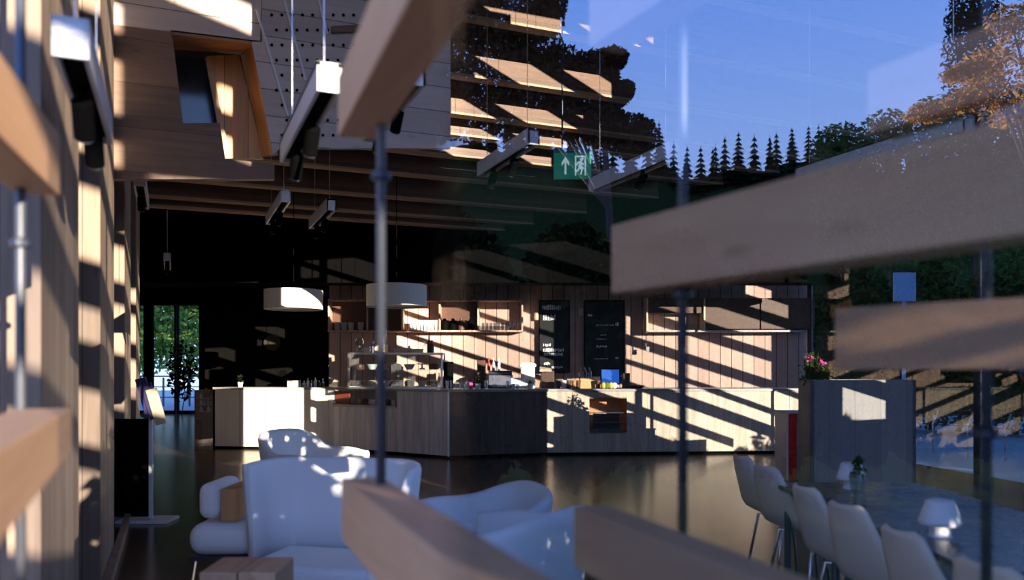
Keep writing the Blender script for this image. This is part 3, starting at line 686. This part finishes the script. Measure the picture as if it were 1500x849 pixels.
# till area under the menu boards
smallbox('cardboard_tray', 802, 13.9, .22, .2, .30, m_brown, 'dark brown box under the left menu board', 'box')
t = thing('paper_stack', on_top(799, 13.8)+Vector((0, 0, .30)), 'slanted cream paper menu lying on the dark box', 'paper', rz=RAD)
b = MB(); b.box((0, 0, .03), (.20, .2, .02), rx=R(20)); b.box((.0, 0, .055), (.18, .18, .01), rx=R(20)); b.build('sheets', m_cream, t, world=False)
smallbox('wooden_crate', 860, 13.8, .26, .22, .17, M('crate_wood', (.62, .38, .16), .5), 'small amber wooden crate between the two menu boards', 'crate')
for k, px in enumerate((850, 857, 864)):
    b = MB(); b.lathe([(.03, 0), (.035, .1), (.012, .14), (.015, .19)], (0, 0, 0), 10); q = on_top(px, 13.8); q.z = ZT+.17; tag(b.build('bottle', m_drink, world=False, base=q), '%s clear bottle on the amber crate' % ('left', 'middle', 'right')[k], 'bottle')
for k, (px, mt) in enumerate(((818, m_metal), (826, m_plate), (833, m_brown), (841, m_amber), (847, m_brown), (876, m_brown))):
    cup(on_top(px, 13.6), mt, 'small jar in the row below the menu boards, %s from the left' % ords[k], .14, .045, 'jar', 'jar', 'jars below the menu boards')
t = thing('till_display', on_top(894, 14.0), 'glowing blue till screen under the right menu board', 'screen', rz=RAD)
b = MB(); b.box((0, .02, .20), (.34, .04, .28), rx=R(-10)); b.box((0, .06, .04), (.1, .12, .08)); b.build('housing', m_black, t, world=False, bevel=.006)
b = MB(); b.box((0, -.006, .20), (.30, .012, .24), rx=R(-10)); b.build('screen', m_bluescr, t, world=False)
for k, (px, mt) in enumerate(((884, M('yellow_fruit', (.75, .55, .08), .5)), (889, m_leafy), (895, M('lemon', (.8, .62, .1), .5)), (900, m_plate))):
    b = MB(); b.lathe([(.01, 0), (.04, .02), (.05, .055), (.04, .09), (.01, .11)], (0, 0, 0), 12); tag(b.build('fruit', mt, world=False, base=on_top(px, 13.5)), 'small fruit before the blue screen, %s from the left' % ords[k], 'fruit', 'fruit before the blue screen')
smallbox('card_reader', 917, 13.8, .12, .14, .26, m_brown, 'brown upright box right of the blue screen', 'box')
for k, px in enumerate((926, 934)):
    b = MB(); b.lathe([(.05, 0), (.10, .04), (.095, .05), (.04, .012)], (0, 0, 0), 16); tag(b.build('bowl', m_metal, world=False, base=on_top(px+2, 13.6+.25*k)), '%s small bowl on the right part of the worktop' % ('front', 'rear')[k], 'bowl')
# left end of the counter
smallbox('napkin_box', 430, 14.7, .2, .14, .12, m_cream, 'pink cream box on the left end of the worktop', 'box')
rr = random.Random(9)
for k in range(7):
    px = 440+k*5.5; b = MB(); h_ = rr.uniform(.09, .18); b.lathe([(.025, 0), (.03, h_*.6), (.01, h_*.8), (.012, h_)], (0, 0, 0), 10)
    tag(b.build('bottle', rr.choice((m_plate, m_drink, m_metal)), world=False, base=on_top(px, 14.75+.06*(k % 2))), 'little bottle in the cluster at the left end of the worktop, %s from the left' % ords[k], 'bottle', 'little bottles at the left end')
pot(352, 14.9, 'small dark plant on the left end of the worktop', .14, 60, m_fir)
q = P(399, 502, 17.15); b = MB(); b.tube([q, q+L(0, -.05, 0)], .17, 28); tag(b.build('wall_plaque', M('dull_brass', (.06, .05, .035), .4, .5), base=q), 'round dull plaque on the black wall', 'plaque')

# ------------------------------------------------------------------ divider planter and red cabinet
D = 9.45; x0, x1 = (1188-750)/F*D, (1342-750)/F*D; zt = EYE-(556-HZ)/F*D
t = thing('planter_divider', L((x0+x1)/2, D+.2, 0), 'tall grey timber planter box behind the dining tables', 'planter', rz=RAD)
b = MB(); W = x1-x0
b.box((0, -.2+.02, zt/2), (W, .04, zt)); b.box((0, .2, zt/2), (W, .04, zt)); b.box((-W/2+.02, 0, zt/2), (.04, .4, zt)); b.box((W/2-.02, 0, zt/2), (.04, .4, zt)); b.box((0, 0, zt-.12), (W-.02, .38, .02))
b.build('box', wood('grey_planter_wood', (.42, .40, .39), (.27, .25, .25), 'z', .3, .55, .4, knots=False, joint=.01), t, world=False)
for k, (x, h, px_) in enumerate(((-.58, .34, 1), (-.50, .42, 0), (-.44, .30, 1), (-.35, .22, 0), (-.52, .20, 1))):
    q = L((x0+x1)/2+x, D+.2, zt-.10); f = thing('flowering_plant', q, '%s plant with %s in the grey planter' % (ords[k], 'pink flowers' if px_ else 'thin green leaves'), 'plant', group='plants in the grey planter')
    b = MB(); 
    for j in range(4): a = random.uniform(0, 6.28); b.tube([(0, 0, 0), (.02*math.cos(a), .02*math.sin(a), h*.5), (.05*math.cos(a), .05*math.sin(a), h)], .004, 5)
    b.build('stem', m_leafg, f, world=False)
    b = MB()
    for j in range(60): b.leaf((random.gauss(0, .04), random.gauss(0, .04), random.uniform(.03, h)), .03)
    b.build('foliage', m_leafg, f, world=False)
    if px_:
        b = MB()
        for j in range(26): b.leaf((.03+random.gauss(0, .022), random.gauss(0, .022), h+random.gauss(0, .02)), .028)
        b.build('flower', m_pink, f, world=False)
D = 10.4; x0, x1 = (1153-750)/F*D, (1230-750)/F*D; zt = EYE-(603-HZ)/F*D
t = thing('red_sided_cabinet', L((x0+x1)/2, D+.25, 0), 'low grey cabinet with a glossy red side, behind the planter', 'cabinet', rz=RAD)
b = MB(); W = x1-x0; b.box((.06, 0, zt/2), (W-.13, .44, zt-.02)); b.build('body', m_grey, t, world=False, bevel=.005)
b = MB(); b.box((0, 0, zt-.01), (W, .48, .02)); b.box((-W/2+.01, 0, zt/2), (.02, .48, zt)); b.build('shell', m_white, t, world=False)
b = MB(); b.box((-W/2+.075, -.225, zt/2-.01), (.11, .02, zt-.03)); b.build('red_strip', m_red, t, world=False)

# ------------------------------------------------------------------ brochure stand
D = 7.9; q = P(232, 763, EYE*F/223)
t = thing('brochure_stand', q, 'slim white stand with a black panel and dark brochures beside the pine posts', 'stand', rz=RAD)
b = MB(); b.box((-.10, 0, .015), (.48, .30, .03)); b.build('base', m_white, t, world=False, bevel=.008)
b = MB(); b.box((-.06, -.02, .50), (.03, .03, 1.0)); b.build('pole', m_white, t, world=False)
b = MB(); b.box((-.27, .03, .5), (.40, .03, .92)); b.build('panel', m_black, t, world=False)
for k in range(3):
    b = MB(); b.box((-.10+.06*k, -.05-.02*k, 1.18-.05*k), (.10, .02, .34), ry=R(-16)); b.build('brochure', (m_navy, m_navy, m_cream)[k], t, world=False)
b = MB(); b.box((-.05, -.02, 1.02), (.2, .03, .04), ry=R(-16)); b.build('holder', m_metal, t, world=False)

# ------------------------------------------------------------------ lounge armchairs
def shell(mb, hw, dep, zf, z0, th, n=40, flare=.0, arm=.9):
    """U-shaped padded wall: back at -Y, arms reach +Y. zf(t) gives the rim height, t in -1..1"""
    pth = []
    for i in range(n+1):
        t = -1+2*i/n
        a = abs(t)
        if a < .62:
            ang = t/.62*PI/2; x = hw*math.copysign(abs(math.sin(ang))**.75, math.sin(ang)); y = -dep*.45-dep*.28*math.cos(ang)**.6 if abs(math.cos(ang)) > 1e-6 else -dep*.45
        else:
            x = math.copysign(hw+flare*(a-.62), t); y = -dep*.45+(a-.62)/.38*dep*arm
        pth.append((t, x, y))
    rings = []
    for i, (t, x, y) in enumerate(pth):
        x0_, y0_ = pth[max(i-1, 0)][1:]; x1_, y1_ = pth[min(i+1, n)][1:]
        d = Vector((x1_-x0_, y1_-y0_, 0)).normalized(); nrm = Vector((d.y, -d.x, 0))
        if nrm.dot(Vector((x, y, 0))) < 0: nrm = -nrm
        zt_ = zf(t); tl = .05*max(0, (zt_-z0))/.4
        prof = []
        for (o, z) in ((0, z0), (tl*.5, z0+(zt_-z0)*.5), (tl, zt_-th*.5), (tl-th*.25, zt_-th*.08), (tl-th*.5, zt_), (tl-th*.75, zt_-th*.08), (tl-th, zt_-th*.5), (tl*.5-th, z0+(zt_-z0)*.5), (-th, z0)):
            prof.append(mb.bm.verts.new(Vector((x, y, z))+nrm*o))
        rings.append(prof)
    for a_, b_ in zip(rings, rings[1:]):
        m_ = len(a_)
        for k_ in range(m_): mb.bm.faces.new((a_[k_], a_[(k_+1) % m_], b_[(k_+1) % m_], b_[k_]))
    mb.bm.faces.new(rings[0][::-1]); mb.bm.faces.new(rings[-1])
def pshell(mb, path, z0, th, lean=.06, n=9):
    """padded wall along a smooth plan path [(x, y, rim height)]"""
    P3 = [Vector(p) for p in path]; pts_ = []
    for i in range(len(P3)-1):
        a_, b_, c_, d_ = P3[max(i-1, 0)], P3[i], P3[i+1], P3[min(i+2, len(P3)-1)]
        for k in range(n):
            t = k/n; pts_.append(.5*((2*b_)+(c_-a_)*t+(2*a_-5*b_+4*c_-d_)*t*t+(3*b_-a_-3*c_+d_)*t**3))
    pts_.append(P3[-1]); rings = []
    for i, p in enumerate(pts_):
        e_ = 1-.55*max(0, 1-min(i, len(pts_)-1-i)/2.5)**2      # rounded ends
        d = pts_[min(i+1, len(pts_)-1)]-pts_[max(i-1, 0)]; d.z = 0; d.normalize(); nr = Vector((d.y, -d.x, 0)); h = p.z-z0; q = Vector((p.x, p.y, 0)); t_ = th*e_
        row = []
        for (o, z) in ((0, z0), (lean*.5, z0+h*.5), (lean, p.z-th*.6), (lean-t_*.12, p.z-th*.2), (lean-t_*.5, p.z), (lean-t_*.88, p.z-th*.2), (lean-t_, p.z-th*.6), (lean*.5-t_, z0+h*.5), (-t_, z0)):
            row.append(mb.bm.verts.new(q+nr*o+Vector((0, 0, z))))
        rings.append(row)
    for a_, b_ in zip(rings, rings[1:]):
        for k in range(9): mb.bm.faces.new((a_[k], a_[(k+1) % 9], b_[(k+1) % 9], b_[k]))
    mb.bm.faces.new(rings[0][::-1]); mb.bm.faces.new(rings[-1])
def armchair(loc, rz, label, path, hw=.36, th=.07, wooden=False, z0=.22, cush=.44):
    t = thing('lounge_armchair', loc, label, 'armchair', rz=rz, group='blue lounge armchairs')
    b = MB(); pshell(b, path, z0, th); b.build('backrest', m_fab, t, world=False, smooth=True)
    b = MB(); b.box((0, .0, cush-.09), (hw*2, .56, .18)); b.build('seat_cushion', m_fab, t, world=False, bevel=.05, seg=4)
    b = MB(); b.box((0, .0, .235), (hw*2-.04, .52, .05)); b.build('seat_frame', m_metal, t, world=False)
    for sx_ in (-1, 1):
        for sy in (-1, 1):
            b = MB(); b.tube([(sx_*(hw-.08), sy*.2, .22), (sx_*(hw-.03), sy*.24, 0)], [.018, .012], 10); b.build('leg', m_metal, t, world=False)
    return t
fl = lambda px, D: L((px-750)/F*D, D, 0)
wing = [(-.50, .12, .72), (-.50, .02, .83), (-.48, -.16, .86), (-.36, -.31, .865), (-.12, -.33, .865), (.12, -.33, .865), (.36, -.31, .865), (.47, -.17, .86), (.49, -.02, .855), (.50, .03, .85)]
def tub(lo, hi): return [(-.38, .36, lo-.03), (-.41, .15, lo), (-.41, -.10, lo+.01), (-.34, -.30, hi-.04), (-.16, -.38, hi), (.16, -.38, hi), (.34, -.30, hi-.04), (.41, -.10, lo+.01), (.41, .15, lo), (.38, .36, lo-.03)]
armchair(fl(478, 4.85), RAD+R(180-14), 'largest blue armchair facing the camera, left of the bottom slat', wing, .40, .055, cush=.31)
armchair(fl(458, 7.9), RAD+R(-112), 'farthest blue armchair, before the sunlit white counter', tub(.64, .83))
armchair(fl(693, 4.9), RAD+R(108), 'middle blue armchair right of the largest one', tub(.60, .72))
armchair(fl(712, 3.85), RAD+R(55), 'blue armchair low at the centre, just behind the bottom slat', tub(.69, .80), .36, .08)
# low chair half hidden on the left, and timber block table
q = fl(330, 5.3)
t = thing('low_lounge_chair', q, 'blue upholstered low chair with a wooden side, half hidden left of the largest armchair', 'chair', rz=RAD)
b = MB(); b.box((.05, 0, .36), (.42, .5, .20)); b.build('seat_cushion', m_fab, t, world=False, bevel=.09, seg=5)
b = MB(); b.box((-.03, 0, .60), (.13, .46, .22)); b.build('back_cushion', m_fab, t, world=False, bevel=.055, seg=5)
b = MB(); b.box((.09, 0, .575), (.10, .4, .20)); b.build('wooden_side', m_jamb, t, world=False, bevel=.004)
b = MB(); b.box((.05, 0, .245), (.40, .46, .03)); b.build('seat_frame', m_metal, t, world=False)
for sx_ in (-1, 1):
    for sy in (-1, 1): b = MB(); b.tube([(.05+sx_*.16, sy*.2, .24), (.05+sx_*.19, sy*.22, 0)], .011, 8); b.build('leg', m_chrome, t, world=False)
q = fl(362, 3.7); t = thing('timber_block_table', q, 'rough brown timber block table at the bottom left edge', 'table', rz=RAD)
zb3 = EYE-(826-HZ)/F*3.7
for k in range(2):
    b = MB(); b.box((-.08+.17*k, 0, zb3-.06), (.165, .30, .12)); b.build('table_top', m_slat, t, world=False, bevel=.008)
for k in range(2): b = MB(); b.box((-.08+.17*k, 0, (zb3-.12)/2), (.09, .09, zb3-.12)); b.build('leg', m_slat, t, world=False)

# ------------------------------------------------------------------ dining tables, stacking chairs
def table(latc, Dc, W, Ln, label):
    t = thing('dining_table', L(latc, Dc, 0), label, 'table', rz=RAD)
    b = MB(); b.box((0, 0, .73), (W, Ln, .025)); b.build('table_top', m_tab, t, world=False, bevel=.004)
    for sx_ in (-1, 1):
        for sy in (-1, 1): b = MB(); b.tube([(sx_*(W/2-.07), sy*(Ln/2-.07), .717), (sx_*(W/2-.07), sy*(Ln/2-.07), 0)], .02, 10); b.build('leg', m_metal, t, world=False)
    return t
table(2.02, 4.50, .88, .86, 'far dining table with the glass vase, blue sky reflection put into its colour')
table(2.02, 3.40, .88, 1.30, 'near dining table with the single white lamp, blue sky reflection put into its colour')
def chair(loc, rz, label):
    t = thing('stacking_chair', loc, label, 'chair', rz=rz, group='pale plywood chairs at the dining tables')
    prof = [(-.365, .845, .07), (-.358, .825, .10), (-.33, .74, .125), (-.285, .63, .15), (-.235, .53, .165), (-.20, .48, .168), (-.15, .455, .18), (-.05, .445, .20), (.08, .452, .205), (.17, .455, .20), (.21, .44, .19), (.22, .425, .17)]
    b = MB(); rings = []
    for i, (y, z, w_) in enumerate(prof):
        y0_, z0_ = prof[max(i-1, 0)][:2]; y1_, z1_ = prof[min(i+1, len(prof)-1)][:2]; d = Vector((0, y1_-y0_, z1_-z0_)).normalized(); nn_ = Vector((0, -d.z, d.y))
        row = []
        for k in range(9):
            u = -1+k/4; cur = (.025 if z > .55 else .01)*u*u
            row.append(Vector((u*w_*1.15, y, z))+nn_*(-cur if False else cur))
        up = [b.bm.verts.new(v) for v in row]; dn = [b.bm.verts.new(v-nn_*.012) for v in row[::-1]]
        rings.append(up+dn)
    for a_, b_ in zip(rings, rings[1:]):
        n_ = len(a_)
        for k in range(n_): b.bm.faces.new((a_[k], a_[(k+1) % n_], b_[(k+1) % n_], b_[k]))
    b.bm.faces.new(rings[0][::-1]); b.bm.faces.new(rings[-1])
    b.build('seat_shell', m_chair, t, world=False, smooth=True)
    for sx_ in (-1, 1):
        for sy in (-1, 1): b = MB(); b.tube([(sx_*.06, sy*.05, .43), (sx_*.15, sy*.13, .42), (sx_*.19, sy*.20-.0, .0)], .010, 8); b.build('leg', m_chrome, t, world=False, smooth=True)
    return t
chs = [(1.50, 5.55, 'pale plywood chair farthest along the dining tables'), (1.48, 5.02, 'sunlit pale plywood chair, second farthest'), (1.42, 4.12, 'pale plywood chair before the far table, third from the back'),
       (1.40, 3.62, 'pale plywood chair before the table seam, fourth from the back'), (1.38, 3.02, 'pale plywood chair next to the white lamp'), (1.38, 2.55, 'nearest pale plywood chair at the lower right edge')]
for i, (la, D, lb) in enumerate(chs):
    loc = L(la+.38, D, 0); rz = RAD+R(-76)
    if i == 0: ch0 = chair(loc, rz, lb)
    else: c_ = copy_tree(ch0); c_.location = loc; c_.scale = (1.06, 1.0, 1.0); c_.rotation_euler = (0, 0, rz+R((4, -3, 2, -5, 3)[i-1])); c_['label'] = lb; c_['_abs'] = tuple(loc)

def tlamp(px, pyb, label, s=1.0):
    D = (EYE-.7425)*F/(pyb-HZ); t = thing('table_lamp', P(px, pyb, D), label, 'lamp', group='white table lamps')
    b = MB(); b.lathe([(.046*s, 0), (.042*s, .015), (.042*s, .055*s)], (0, 0, 0), 24); b.build('base', m_white, t, world=False)
    b = MB(); b.lathe([(.078*s, .05*s), (.082*s, .06*s), (.055*s, .145*s), (.045*s, .15*s)], (0, 0, 0), 28); b.build('lamp_shade', m_white, t, world=False)
tlamp(1377, 785, 'white mushroom shaped lamp on the near dining table')
tlamp(1247, 715, 'small white lamp beside the glass vase on the far dining table', 1.0)
D = .6875*F/(719-HZ); q = P(1257, 719, D); t = thing('glass_vase', q, 'faceted glass vase with a green sprig on the far dining table', 'vase')
b = MB(); b.lathe([(.04, 0), (.046, .05), (.05, .10), (.046, .10), (.036, .01)], (0, 0, 0), 10); b.build('glass', m_drink, t, world=False)
b = MB()
for j in range(60): b.leaf((random.gauss(0, .018), random.gauss(0, .018), random.uniform(.07, .19)), .02)
b.tube([(0, 0, .01), (.005, 0, .16)], .004, 5); b.build('sprig', m_leafg, t, world=False)

# ------------------------------------------------------------------ outside: terrace, railing, hedge, trees
b = MB(); b.prism([(8.0, -.9, -.07), (60, -.9, -.07), (60, 60, -.07), (-30, 60, -.07), (-30, 29.8, -.07), (12.65, 29.8, -.07), (12.65, 18, -.07), (11.1, 11.9, -.07), (8.27, .2, -.07)], (0, 0, .05)); struct(b.build('ground_terrace', m_terr))
b = MB(); b.prism([(-90, -260, -.2), (260, -260, -.2), (260, -1, -.2), (-90, -1, -.2)], (0, 0, .08)); struct(b.build('ground_lawn', m_grass))
def crown(name, blobs, n, sz, mat, parent=None, base=(0, 0, 0), seed=1):
    rr = random.Random(seed); b = MB(); st = random.getstate(); random.seed(seed)
    for i in range(n):
        c, r_ = blobs[rr.randrange(len(blobs))]
        v = Vector((rr.gauss(0, 1), rr.gauss(0, 1), rr.gauss(0, 1))).normalized()*(rr.random()**.4)
        b.leaf(Vector(c)+Vector((v.x*r_[0], v.y*r_[1], v.z*r_[2])), sz*rr.uniform(.6, 1.3))
    random.setstate(st)
    return b.build(name, mat, parent, base=base)
def tree(base, blobs, n, sz, mat, label, trunk_r=.15, trunk_top=None, seed=1, name='tree', cat='tree', group=None):
    base = Vector(base); t = thing(name, base, label, cat, group=group)
    crown('crown', blobs, n, sz, mat, t, base=base, seed=seed)
    tt = Vector(trunk_top) if trunk_top is not None else Vector(blobs[0][0])
    b = MB(); b.tube([base, base.lerp(tt, .5)+Vector((.1, 0, 0)), tt], [trunk_r, trunk_r*.75, trunk_r*.4], 10)
    for (c, r_) in blobs[1:7]: b.tube([base.lerp(tt, .6), (base.lerp(tt, .8)+Vector(c))/2, Vector(c)], [trunk_r*.4, trunk_r*.25, trunk_r*.1], 6)
    b.build('trunk', m_bark, t)
    return t
# side terrace hedge (seen through the side glazing) as separate bushes
rr = random.Random(11)
for k in range(9):
    px = 1195+k*42; D = 20.5-.4*k; c0 = P(px, 540, D); h_ = EYE+(HZ-rr.uniform(300, 345))/F*D
    tree((c0.x, c0.y, 0), [((c0.x, c0.y, h_*.5), (1.0, 1.0, h_*.5)), ((c0.x+.3, c0.y, h_*.75), (.8, .8, h_*.28))], 7500, .08, m_shrub,
         'dense green shrub beyond the side glazing, %s from the bar' % ords[k], .05, seed=20+k, name='terrace_shrub', cat='shrub', group='shrubs along the terrace')
b = MB(); a_, c_ = P(1150, 540, 29), P(1800, 540, 21)
b.prism([(a_.x, a_.y, 0), (c_.x, c_.y, 0), (c_.x, c_.y, 5.5), (a_.x, a_.y, 5.5)], (3, 3, .6)); struct(b.build('ground_bank', foliage('bank_shrubs', (.005, .020, .005), (.014, .038, .011), trans=0)))
t = thing('terrace_railing', P(1440, 600, 13), 'thin metal terrace railing with bent posts before the hedge', 'railing')
r0, r1 = P(1345, 598, 14.0), P(1640, 612, 11.0)
b = MB(); b.tube([r0, r1], .014, 6); b.tube([r0-Vector((0, 0, .25)), r1-Vector((0, 0, .25))], .01, 6); b.build('rail', m_metal, t)
for k in range(5):
    q = r0.lerp(r1, (k+.45)/5); b = MB(); b.tube([(q.x, q.y, 0), (q.x, q.y, q.z-.25), q+Vector((.09, -.03, -.03)), q+Vector((.05, 0, .02))], .016, 6); b.build('railing_post', m_steel, t)
D = 16.5; q = P(1325, 420, D); b = MB(); b.box((0, 0, 0), (32/F*D, .05, 42/F*D)); b.box((0, .03, -1.6), (.06, .05, 3.0)); o = b.build('blue_board', m_blueboard, world=False, base=q); o.rotation_euler.z = RAD  # plain pale blue board on a thin post
tag(o, 'pale blue board on a post against the hedge', 'sign')
# greenery beyond the far doors
for k in range(4):
    c0 = L(-17.6+2.2*k, 38+.6*k, 0)
    tree(c0, [((c0.x, c0.y, 3.4), (1.7, 1.6, 2.6)), ((c0.x, c0.y, 5.4), (1.3, 1.3, 1.6))], 7000, .15, m_leafy, 'sunlit light green tree beyond the far doors, %s from the left' % ords[k], .1, seed=40+k, name='garden_tree', group='trees beyond the far doors')
t = thing('garden_railing', L(-13.3, 31, 0), 'dark railing outside the far doors', 'railing', rz=RAD)
b = MB(); b.box((0, 0, 1.15), (6, .06, .06)); b.box((0, 0, .75), (6, .04, .04)); b.box((0, 0, .35), (6, .04, .04)); b.build('rail', m_metal, t, world=False)
for k in range(7): b = MB(); b.box((-3+k, 0, .55), (.06, .06, 1.1)); b.build('railing_post', m_metal, t, world=False)
b = MB(); c0 = L(-10.5, 30, 0); b.box((c0.x, c0.y, 1.6), (1.6, .3, 3.2), RAD); tag(b.build('garden_wall', m_blueboard, base=c0), 'pale blue rendered wall outside the right far door', 'wall')
t = tree(L(-10.25, 25.2, 0), [(L(-10.25, 25.2, 1.4), (.45, .4, 1.0))], 380, .09, m_fir, 'dark leafy indoor plant before the far doors', .02, seed=61, name='indoor_plant', cat='plant')

# behind the camera: what the front glass mirrors
def prof_y(px):
    ks = [(600, 150), (700, 150), (830, 155), (865, 195), (880, 200), (955, 172), (985, 185), (1000, 205), (1040, 185), (1080, 190), (1110, 185), (1150, 172), (1190, 182), (1225, 165), (1245, 175), (1270, 200), (1330, 185), (1400, 170), (1600, 150)]
    for (a, ya), (c, yc) in zip(ks, ks[1:]):
        if a <= px <= c: return ya+(yc-ya)*(px-a)/(c-a)
    return 180
b = MB(); n_ = 40; hill = []
for i in range(n_+1):
    px = 618+i*(1800-618)/n_; ry = prof_y(px)+48+7*math.sin(i*1.9)
    hill.append((px, ry))
rows = []
for D_, f_ in ((110, 0.0), (150, .45), (185, .95), (230, 1.0), (270, .5)):
    row = []
    for px, ry in hill:
        p = PM(px, ry, 185); q = PM(px, 540, D_); row.append(b.bm.verts.new((q.x, q.y, max(-.15, (p.z)*f_))))
    rows.append(row)
for a_, c_ in zip(rows, rows[1:]):
    for i in range(n_): b.bm.faces.new((a_[i], a_[i+1], c_[i+1], c_[i]))
struct(b.build('ground_hill', m_grass))
def conifer_mesh(seed, h=20, r0=3.4):
    rr = random.Random(seed); b = MB(); n = 15
    b.tube([(0, 0, -1), (0, 0, h)], [.3, .03], 6)
    for i in range(n):
        f = i/n; z = h*(.02+.96*f); r_ = r0*(1-f)**.85+.15; m_ = 15
        for k in range(m_):
            a = 2*PI*k/m_+rr.uniform(-.2, .2); rl = r_*rr.uniform(.65, 1.1); d = Vector((math.cos(a), math.sin(a), 0)); s_ = Vector((-d.y, d.x, 0))*rl*.26
            c = Vector((0, 0, z+h*.05)); e_ = Vector((0, 0, z-rl*.28))+d*rl
            vs = [b.bm.verts.new(v) for v in (c, e_*.55+c*.45+s_-Vector((0, 0, .1)), e_, e_*.55+c*.45-s_-Vector((0, 0, .1)))]
            b.bm.faces.new(vs)
    return b.build('conifer_tree', m_fir, world=False)
protos = [conifer_mesh(s_) for s_ in (1, 2, 3)]
rr = random.Random(21); used = [False]*3
px = 700.0; i = 0
while px < 1620:
    for lay in range(1+(i % 2)):
        j = rr.randrange(3); D_ = 178+lay*14; yy = prof_y(px)+rr.uniform(-6, 26)+lay*rr.uniform(0, 8)
        p = PM(px+rr.uniform(-5, 5), yy, D_); h_ = rr.uniform(13, 20)
        o = protos[j] if not used[j] else protos[j].copy()
        if used[j]: COL.objects.link(o)
        used[j] = True
        o.location = (p.x, p.y, p.z-h_); s_ = h_/20; o.scale = (s_*rr.uniform(1.0, 1.6),)*2+(s_,); o.rotation_euler = (0, 0, rr.uniform(0, 6))
        tag(o, 'dark conifer in the forest ridge mirrored in the front glass', 'tree', 'conifers of the mirrored forest ridge')
    px += rr.uniform(13, 24); i += 1
# big drooping birch mirrored above the ceiling patches
D_ = 45
bl = []
for (x, y, rx, ry) in ((735, 40, 62, 60), (775, 70, 48, 70), (800, 0, 30, 60), (690, 20, 60, 60), (740, 110, 70, 50), (650, 90, 60, 70), (690, 160, 60, 50), (640, 160, 50, 50), (820, 110, 36, 45), (860, 110, 30, 35), (890, 90, 26, 16), (830, 160, 40, 50), (905, 140, 14, 18), (880, 180, 40, 36), (925, 200, 40, 32), (770, 170, 60, 45), (720, -60, 80, 60), (640, 10, 50, 60)):
    p = PM(x, y, D_); bl.append((p, (rx/F*D_, 1.6, ry/F*D_)))
tb_ = PM(905, 540, D_); tp_ = PM(880, 120, D_); tree((tb_.x, tb_.y, -.15), [(tp_, (1.0, 1.2, 1.0))]+bl, 42000, .17, m_birch, 'big dark drooping birch mirrored in the front glass', .3, trunk_top=tp_, seed=71, name='birch_tree')
# autumn tree at the right
D_ = 16; bl = []
for (x, y, rx, ry) in ((1500, 60, 50, 40), (1450, 95, 40, 25), (1520, 120, 50, 30), (1440, 130, 40, 18), (1480, 30, 40, 20), (1410, 105, 25, 12), (1540, 20, 60, 50), (1410, 150, 30, 14), (1360, 165, 30, 14), (1480, 165, 50, 20)):
    p = PM(x, y, D_); bl.append((p, (rx/F*D_, .5, ry/F*D_)))
tp_ = PM(1530, 90, D_); tree((tp_.x, tp_.y, -.15), [(tp_, (.5, .4, .5))]+bl, 5200, .055, m_orange, 'autumn tree with loose orange leaves mirrored at the right edge', .12, trunk_top=tp_, seed=72, name='autumn_tree')
for k, (x, y, rx, ry) in enumerate(((1230, 215, 40, 35), (1300, 200, 45, 40), (1370, 185, 45, 45), (1440, 175, 45, 45), (1520, 165, 60, 60), (1425, 20, 34, 40))):
    D_ = 34; p = PM(x, y, D_); r_ = (rx/F*D_, 1.2, ry/F*D_)
    tree((p.x, p.y, -.15), [(p, r_), (p-Vector((0, 0, r_[2]*1.2)), (r_[0]*1.15, 1.3, r_[2]*1.4)), (p-Vector((0, 0, r_[2]*3)), (r_[0]*1.15, 1.3, r_[2]*2))], 4200, .11, m_leafg if k < 5 else m_fir, 'leafy green tree mirrored behind the long track light, %s from the left' % ords[k], .12, seed=80+k, name='leafy_tree', group='leafy trees mirrored at the right')
# added hedge behind the camera, placed to shade armchairs and floor
for k in range(9):
    X = 2.9+k*1.45
    tree((X, -8, -.02), [((X, -8, 1.6), (.85, .5, 1.6 if k < 3 else 1.4)), ((X, -8, .9), (.85, .5, .9))], (11000 if k < 4 else 5000), .09, m_fir, 'added hedge bush shading the armchairs from behind the camera, %s along' % ords[k], .05, seed=90+k, name='added_shade_bush', cat='hedge', group='added shade hedge')

for o in bpy.data.objects:
    if '_abs' in o: del o['_abs']
